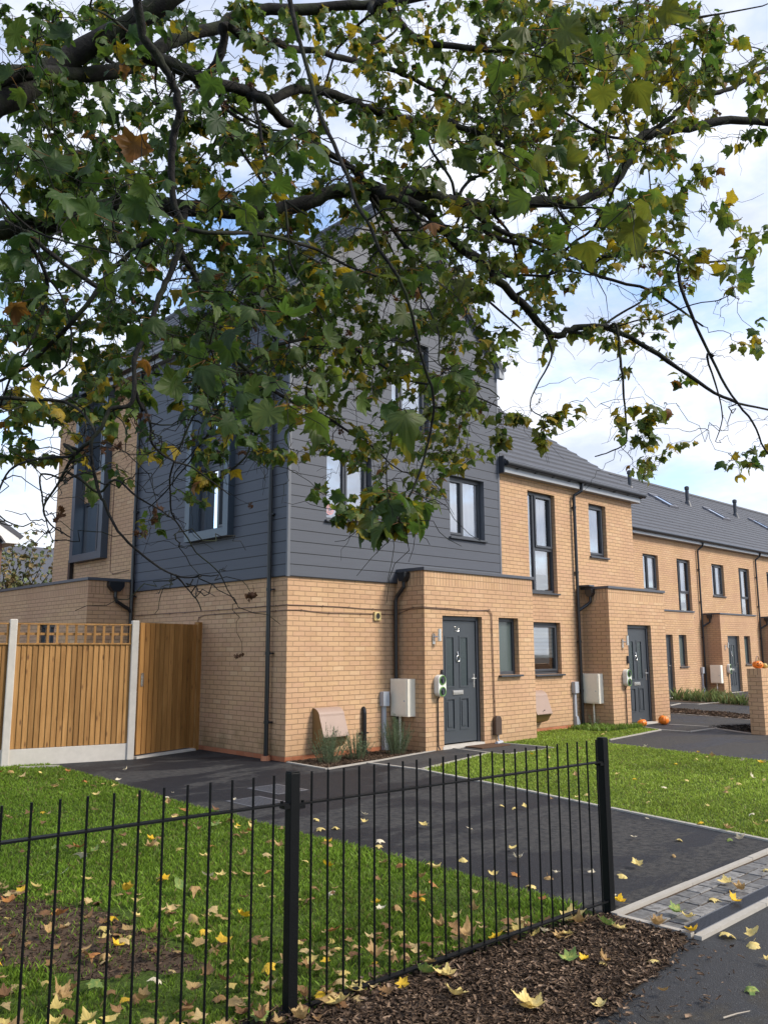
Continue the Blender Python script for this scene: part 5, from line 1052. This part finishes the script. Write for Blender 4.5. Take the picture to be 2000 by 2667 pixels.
# ================================================================ SYCAMORE OVERHEAD
TR=thing('sycamore_tree','large sycamore with yellowing leaves, its branches hanging over the upper half of the photo','tree',(-8.6,-5.2,0))
S=lambda pts: [(x/1.2056,y/1.2056) for x,y in pts]      # 2000-wide photo pixels -> 1659
LIMBS=[ # (points in 2000px, depth start, depth end, width px start, end)
 ([(-260,420),(-50,300),(120,190),(260,110),(370,45),(480,-30),(600,-140)],4.6,5.6,75,45),
 ([(-200,330),(0,199),(163,193),(289,187),(386,145),(458,102),(579,66),(657,30),(880,18),(1000,10),(1180,-20)],4.7,7.0,48,20),
 ([(386,148),(440,165),(500,193),(560,217),(651,241),(693,259),(705,262),(765,235),(844,238),(904,259),(964,283),(1060,313),(1139,320),(1200,330),(1260,356),(1330,392),(1390,440),(1420,490)],5.1,7.0,34,9),
 ([(693,262),(729,307),(784,350),(844,392),(904,428),(950,470),(990,540)],5.5,6.3,24,12),
 ([(585,66),(633,96),(723,115),(844,139),(934,160),(1000,175),(1060,199),(1120,229),(1181,259),(1240,300),(1290,330)],5.3,7.2,22,7),
 ([(-300,760),(-30,610),(100,590),(223,560),(301,530),(374,524),(520,545),(663,555),(723,548),(814,524),(874,500),(1000,500),(1060,505),(1120,509),(1180,524),(1253,536),(1331,536),(1434,524),(1500,528),(1591,482),(1633,422),(1663,362),(1723,344),(1814,329),(1904,313),(2040,322),(2200,330)],5.0,7.6,52,17),
 ([(1690,346),(1740,310),(1784,271),(1844,247),(1904,229),(2000,175),(2150,120)],7.2,7.8,15,9),
 ([(1000,512),(1060,522),(1120,560),(1181,627),(1241,675),(1293,727),(1375,809),(1423,862),(1452,872),(1500,855),(1560,850),(1640,880),(1740,940),(1840,1010),(1920,1050),(2010,1070)],6.0,7.4,30,5),
 ([(356,-60),(362,60),(392,121),(434,181),(458,241),(467,301),(449,362),(447,452),(458,542),(476,591),(466,650),(446,710),(416,771),(386,861),(350,939),(347,1036),(326,1060),(289,1066),(265,1114),(240,1150),(240,1200),(244,1223),(259,1283),(270,1306),(309,1383),(366,1441),(434,1489),(482,1504),(526,1501)],3.4,3.2,24,4),
 ([(458,1497),(492,1537),(515,1565),(525,1590)],3.2,3.2,5,3),
 ([(240,1148),(193,1186),(150,1265),(115,1319),(127,1361),(160,1385),(185,1400)],3.2,3.3,10,3),
 ([(193,1186),(120,1192),(48,1210),(10,1250),(-10,1330),(50,1370),(85,1360)],3.2,3.4,8,3),
 ([(110,1290),(118,1340),(135,1400),(150,1410)],3.2,3.2,5,2),
 ([(-120,1040),(0,1036),(78,1040),(169,1046),(223,1084),(250,1130)],3.8,3.4,14,7),
 ([(740,-60),(820,250),(880,400),(910,470),(928,530),(964,591),(989,650),(1037,722),(1071,809),(1086,877),(1100,939),(1129,1031),(1124,1108),(1110,1171),(1090,1240),(1060,1305)],3.2,2.9,13,6),
 ([(1265,603),(1362,639),(1482,663),(1603,666),(1723,654),(1784,681),(1880,681),(1947,665)],6.6,7.0,13,5),
 ([(1602,845),(1612,900),(1620,980),(1625,1050),(1629,1092),(1631,1134),(1625,1158),(1587,1177),(1549,1189)],6.3,6.2,8,3),
 ([(1783,780),(1850,930),(1905,1030),(1960,1100),(1990,1170),(2040,1230)],6.6,6.6,9,4),
 ([(1840,930),(1868,1020),(1880,1090),(1862,1150)],6.6,6.6,6,2),
 ([(470,650),(500,710),(524,752),(555,789),(566,831),(590,905),(640,960),(699,1006),(753,1042),(832,1078),(880,1105)],5.2,5.8,16,7),
 ([(368,1048),(392,1102),(398,1156),(446,1198),(500,1217),(560,1260),(600,1290)],3.3,3.6,8,3),
 ([(699,1006),(655,1050),(655,1130),(640,1190),(570,1245),(500,1265)],5.3,5.0,9,3),
 ([(259,1283),(300,1250),(360,1295),(420,1330),(470,1370),(452,1395)],3.2,3.2,7,2),
 ([(470,592),(560,607),(680,610),(800,640),(900,690),(980,720)],4.3,5.3,12,6),
 ([(0,515),(80,595),(180,632),(300,660),(380,700)],2.9,3.1,7,4),
 ([(500,195),(525,240),(580,320),(640,410),(700,490),(800,560)],5.15,5.6,12,6),
 ([(560,217),(575,250),(610,300),(700,350),(770,420)],5.25,6.,11,5),
 ([(1420,870),(1436,930),(1395,1010),(1380,1060),(1410,1085)],6.4,6.2,6,3),
 ([(300,700),(220,800),(150,880),(60,960),(-40,1010)],4.6,5.0,14,8),
 ([(1180,520),(1300,600),(1420,640),(1560,720),(1700,760),(1830,850)],6.6,7.2,15,5),
 ([(1000,10),(1080,100),(1180,120),(1320,130),(1460,110),(1600,90),(1750,60),(1850,40)],6.2,7.4,20,6),
 ([(640,960),(720,900),(860,880),(960,930),(1060,990),(1180,1010),(1300,1060)],5.6,6.0,10,4),
 ([(930,460),(1040,620),(1120,700),(1240,760),(1360,860)],6.0,6.4,12,5),
 ([(60,600),(120,720),(100,850),(40,960),(0,1060)],4.6,4.8,12,5),
]
tk=MB(); base=np.array([-8.6,-5.2,0.])
tk.tube([base+np.array(q) for q in ((0,0,-.1),(.0,0,.3),(.05,.03,1.4),(.12,.08,2.6),(.2,.15,3.4))],[.40,.30,.26,.24,.20],16)
top=base+np.array((.2,.15,3.3)); NODES=[];NR=[];PARD=[]
def smooth(P,R,k=3):
    out=[];ro=[]
    for i in range(len(P)-1):
        p0,p1,p2,p3=P[max(i-1,0)],P[i],P[i+1],P[min(i+2,len(P)-1)]
        for j in range(k):
            t=j/k; out.append(.5*((2*p1)+(-p0+p2)*t+(2*p0-5*p1+4*p2-p3)*t*t+(-p0+3*p1-3*p2+p3)*t**3)); ro.append(R[i]*(1-t)+R[i+1]*t)
    out.append(P[-1]); ro.append(R[-1]); return np.array(out),np.array(ro)
rg=np.random.default_rng(21)
for li,(pts,d0,d1,w0,w1) in enumerate(LIMBS):
    P2=np.array(pts,float); L=np.r_[0,np.cumsum(np.hypot(*np.diff(P2,axis=0).T))]; f=L/L[-1]
    ph=rg.uniform(0,6); dep=d0+(d1-d0)*f+.16*np.sin(f*7+ph)*min(1,L[-1]/600)
    P=np.array([at(x/1.2056,y/1.2056,d) for (x,y),d in zip(P2,dep)]); R=(w0+(w1-w0)*f)/2*dep/FPX
    if li>1 and -50<P2[0][0]<2050 and P2[0][1]>-20:
        NA=np.array(NODES); jj=int(np.argmin(np.linalg.norm(NA-P[0],axis=1)))
        if .03<np.linalg.norm(NA[jj]-P[0])<.7: mid=(NA[jj]+P[0])/2+rg.normal(0,.04,3); P=np.concatenate([[NA[jj],mid],P]); R=np.concatenate([[R[0]*1.15,R[0]*1.05],R])
    P,R=smooth(P,R,4); n=len(P); P[1:-1]+=rg.normal(0,1,(n-2,3))*np.minimum(R[1:-1,None]*.22,.006)
    R=R*(1+rg.normal(0,.05,n))
    if R[-1]>.009 and P2[-1][0]>-200:
        d_=P[-1]-P[-4]; d_/=np.linalg.norm(d_); X_=[P[-1]+d_*.16*k+rg.normal(0,.012,3)*k for k in range(1,8)]; P=np.concatenate([P,X_]); R=np.concatenate([R,R[-1]*np.linspace(.85,.15,7)]); n=len(P)
    if li in (0,1,5,): 
        Q=[top-(0,0,.3),top*.6+P[0]*.4+(0,0,.15),P[0]]; tk.tube(Q,[R[0]*1.7,R[0]*1.3,R[0]],12,cap=False)
    m=MB(); m.tube(P,R,10 if w0>20 else 7); m.build('limb',M['barkm'],TR,smooth=True)
    for i in range(n):
        NODES.append(P[i]); NR.append(R[i]); PARD.append(P[min(i+1,n-1)]-P[max(i-1,0)])
tk.build('trunk',M['barkm'],TR,smooth=True)
# secondary boughs growing off the limbs
N0=len(NODES); cand=[i for i in range(N0) if NR[i]>.010 and np.linalg.norm(NODES[i]-CAMP)>4.3]
for b_ in range(46):
    i=cand[rg.integers(0,len(cand))]; p=NODES[i].copy(); d=PARD[i]/np.linalg.norm(PARD[i]); d=d+rg.normal(0,.55,3)+np.array([.15,.1,.12]); d/=np.linalg.norm(d); L=rg.uniform(.8,2.0); n=int(L/.11); P=[p]; r0=min(NR[i]*.6,.014)
    for k in range(n):
        d=d+rg.normal(0,.20,3)+np.array([0,0,-.035 if k>n*.4 else .02]); d/=np.linalg.norm(d); p=p+d*L/n; P.append(p)
    P=np.array(P); R=np.linspace(r0,.0035,len(P)); P,R=smooth(P,R,2)
    if np.min(np.linalg.norm(P-CAMP,axis=1))<3.6: continue
    m=MB(); m.tube(P,R,6); m.build('bough',M['barkm'],TR,smooth=True)
    for k in range(len(P)): NODES.append(P[k]); NR.append(R[k]); PARD.append(P[min(k+1,len(P)-1)]-P[max(k-1,0)])
# foliage guide: rough density of leaf clusters over the crown, 20 x 15 cells of the upper view
DEN=["87655566567789998860","66765545455678998874","77765455566779986654","78876566556778876543","88988876555556666541","89998876556666777555",
"78888888777766677665","78867778999865544433","78877788999864345421","56777878998742334300","44543565667741101200","23223454567631204111","11110211233200002002","00010000111000000000","00000000000000000000"]
YEL=["13211233333222334320","21112344443222234322","11111233333223334432","11111223222222334432","11111122222222333331","11111112222222333443","11111112222222234444","12111122221122234444","22111122211122334443","43211123221123343330","44322234332223443440","44333344443334444444","33333344444444444444","44444444444444444444","44444444444444444444"]
tg=[]
for r in range(15):
    for c in range(20):
        dn=int(DEN[r][c]); lam=dn**1.6*.30*(1.08 if 3<=r<=8 and c<12 else 1.05)
        for _ in range(rg.poisson(lam)):
            px,py=(c+rg.random())*83,(r+rg.random())*83; y_=int(YEL[r][c])
            lo=4.6 if c<9 else 5.0; hi=8.2 if c<9 else 8.8
            if r>=10 and c<8: lo,hi=4.2,6.0
            dp=lo+(hi-lo)*rg.random()**.9
            tg.append((px,py,dp,y_,0))
for px,py,n in ((100,60,3),(30,150,2),(430,785,2),(500,880,3),(560,850,2),(250,545,1),(225,620,1),(480,650,3),(540,700,3),(820,870,2),(860,1090,3),(900,1050,1),(1370,430,3),(1100,100,3),(1190,50,3),(1330,110,2),(1130,380,2),(840,1110,2),(600,880,2),(780,730,2),(300,690,1),(180,350,2),(640,280,2),(1000,300,2),(1250,500,2),(60,640,2),(330,420,2)):
    for _ in range(n): tg.append((px+rg.normal(0,22),py+rg.normal(0,18),rg.uniform(2.5,3.2),3,1))
for _ in range(34): tg.append((rg.uniform(-20,720),rg.uniform(120,800),rg.uniform(2.7,4.0),1,1))
for _ in range(16): tg.append((rg.uniform(900,1600),rg.uniform(0,520),rg.uniform(2.9,4.2),2,1))
for _ in range(14): tg.append((rg.uniform(600,1050),rg.uniform(480,900),rg.uniform(3.0,4.2),1,1))
for px,py,n,dp in ((1130,900,3,6.2),(1180,905,2,6.2),(1395,900,3,6.2),(1400,940,3,6.2),(1600,975,2,6.6),(1610,1000,1,6.6),(1640,730,1,6),(840,1060,4,3.0),(870,1120,3,2.9),(800,1150,2,2.9),(740,1100,3,4.5),(760,1130,2,4.5),(430,1030,3,5),(470,1040,2,5),(100,990,2,5),(30,970,2,5),(150,890,3,5),(240,920,2,5),(190,990,1,5),(330,930,1,5),(1000,1000,3,5.),(930,880,3,5.5),(1080,940,4,6),(1180,950,2,6)):
    for _ in range(n): tg.append((px+rg.normal(0,9),py+rg.normal(0,9),dp,4,0))
NO=np.array(NODES); tw=MB(); LP=[];LT=[];LN=[];LS=[];LC=[];PET=[]
order=[]
T3=np.array([at(a,b,c) for a,b,c,_,_ in tg])
dist=np.array([np.min(np.linalg.norm(NO-t,axis=1)) for t in T3]); idx=np.argsort(dist)
cap=len(NODES)+len(T3)*9; A=np.zeros((cap,3)); A[:len(NO)]=NO; nn=len(NO); AR=list(NR); AD=list(PARD)
G1=np.array([.030,.060,.020]);G2=np.array([.050,.088,.024]);G3=np.array([.080,.120,.030]);O1=np.array([.085,.105,.026]);O2=np.array([.125,.135,.030]);Y1=np.array([.27,.20,.022]);Y2=np.array([.34,.24,.028]);B1=np.array([.16,.075,.025])
def twig(a,b,r0,r1,seg=6,wig=.035,drop=0.0,pd=None):
    L=np.linalg.norm(b-a); P=[a]; wk=np.zeros(3); c=a+(pd/np.linalg.norm(pd)*L*.3 if pd is not None else 0)+np.array([0,0,.10*L])
    ctrl=(a+b)/2*.5+c*.5
    for i in range(1,seg):
        t=i/seg; p=(1-t)**2*a+2*t*(1-t)*ctrl+t*t*b; wk=wk*.45+rg.normal(0,1,3); P.append(p+wk*wig*min(L,.7)*math.sin(math.pi*t)**.5)
    P.append(b); R=np.linspace(r0,r1,seg+1); tw.tube(P,R,5,cap=False); return P,R
def leaf(p,outd,size,ycls,near,px=0):
    d=np.array([outd[0]+rg.normal(0,.6),outd[1]+rg.normal(0,.6),-.75+rg.normal(0,.45)]); d/=np.linalg.norm(d)
    tocam=CAMP-p; tocam/=np.linalg.norm(tocam)
    nrm=np.array([0,0,1.])*.7+rg.normal(0,.55,3)
    pl=size*rg.uniform(.45,.95); pe=p+np.array([outd[0],outd[1],-.15])/ (np.linalg.norm(outd)+.3)*pl*.8+d*pl*.3
    LP.append(pe); LT.append(d); LN.append(nrm); LS.append(size)
    u=rg.random(); yp=ycls*.058*(.35 if near else 1)
    if u<yp*.75 and not (near and px>850): c=Y1*rg.uniform(.7,1.1) if rg.random()<.6 else Y2*rg.uniform(.8,1.1); LC.append((c,c*rg.uniform(.7,1.1)))
    elif u<yp*1.7: LC.append((G3*rg.uniform(.9,1.4),Y1*rg.uniform(.5,1.)))
    elif u<yp*1.7+.012: LC.append((B1,B1*.8))
    else:
        k_=min(1,max(0,(px-500)/700)); c=((G1,G2,G2,G3)[rg.integers(0,4)]*(1-k_)+(G2,G3,O1,O2)[rg.integers(0,4)]*k_)*rg.uniform(.8,1.2)*(.85 if near else 1); LC.append((c,c*rg.uniform(.8,1.3)))
    PET.append((p,pe))
for i in idx:
    t=T3[i]; px,py,dp,yc,near=tg[i]
    dd=np.linalg.norm(A[:nn]-t,axis=1); j=int(np.argmin(dd)); L=dd[j]
    if L<.02: continue
    if L>1.3:
        pass
    a=A[j].copy(); r0=min(AR[j]*.75,.0022+.0042*L); r0=max(r0,.0022); seg=max(4,min(16,int(L/.065)+2))
    P,R=twig(a,t,r0,.0016,seg,.05,0,AD[j])
    for k in range(1,len(P)):
        A[nn]=P[k]; AR.append(R[k]); AD.append(P[k]-P[k-1]); nn+=1
    dirn=t-P[-3] if len(P)>2 else t-a; dirn/=np.linalg.norm(dirn)+1e-9
    side=np.cross(dirn,[0,0,1]); side/=np.linalg.norm(side)+1e-6
    nl=rg.integers(6,11) if not near else rg.integers(2,4)
    for q in range(nl):
        s_=(1 if q%2 else -1); back=(q//2)*.055; p=t-dirn*back if back<L else t
        sz=rg.uniform(.046,.096)*(1.1 if near else 1)*(.85 if py>900 else 1)
        leaf(p,side*s_*.9+dirn*.5+rg.normal(0,.25,3),sz,yc,near,px)
    # bare side twiglets
    for q in range(rg.integers(1,4)):
        k=rg.integers(1,len(P)); b=P[k]+rg.normal(0,1,3)*.10+np.array([0,0,-.04]); twig(P[k],b,.0020,.0010,6,.06)
# fine bare twigs at the drooping lower left and right tips, with brown seed keys
seeds=[]
for i in range(900):
    j=rg.integers(0,nn) if i<550 else rg.integers(0,len(NO)); 
    if np.linalg.norm(A[j]-CAMP)<4.2 and (A[j]-CAMP)@_r>-.6: continue
    a=A[j]; b=a+np.array([rg.normal(0,.2),rg.normal(0,.2),-abs(rg.normal(0,.16))+.04]); P,R=twig(a,b,.0028,.0012,10,.05)
    if rg.random()<.14: seeds.append(P[-1])
for s_ in seeds:
    for q in range(6):
        p=s_+rg.normal(0,.012,3); LP.append(p); LT.append(np.array([rg.normal(0,.4),rg.normal(0,.4),-1.])); LN.append(rg.normal(0,1,3)); LS.append(.024); LC.append((np.array([.075,.035,.02]),np.array([.06,.03,.018])))
tw.build('twigs',M['barkm'],TR,smooth=True,recalc=False)['kind']='stuff'
V,F,C=leafsoup(np.array(LP),LT,LN,LS,LC,rg.integers(0,len(TPL),len(LP)))
pv=[];pf_=[];k=len(V)
for a,b in PET:
    d=b-a; s_=np.cross(d,CAMP-a); s_=s_/(np.linalg.norm(s_)+1e-9)*.0011; pv+=[a-s_,a+s_,b+s_,b-s_]; pf_+=[(k,k+1,k+2),(k,k+2,k+3)]; k+=4
V=np.concatenate([V,np.array(pv)]); F=np.concatenate([F,np.array(pf_)]); C=np.concatenate([C,np.tile([.20,.10,.05],(len(pv),1))])
def foliage_mat():
    m,nt,o=NT('sycamore_leaf'); s=N(nt); a=s.n('VertexColor'); a.layer_name='col'; P=s.pos(); n=s.noise(P,38,4,.65)
    c=s.mix(s.ramp(n,[(.52,(0,0,0)),(.68,(.45,.45,.45))]),a.outputs[0],s.mix(1.,a.outputs[0],(1.5,1.15,.7),'MULTIPLY'))
    b=s.bsdf(None,c,.5,s.bump(n,.3,.003),0,.2); t=s.n('BsdfTranslucent'); s.l(s.mix(1.,c,(1.35,1.45,.8),'MULTIPLY'),t.inputs[0])
    mx=s.n('MixShader'); mx.inputs[0].default_value=.42; s.l(b.outputs[0],mx.inputs[1]); s.l(t.outputs[0],mx.inputs[2]); s.l(mx.outputs[0],o.inputs[0]); return m
o=npmesh('crown',V,F,foliage_mat(),parent=TR,colors=C,smooth=True); o['kind']='stuff'
print('leaves',len(LP),'clusters',len(tg))
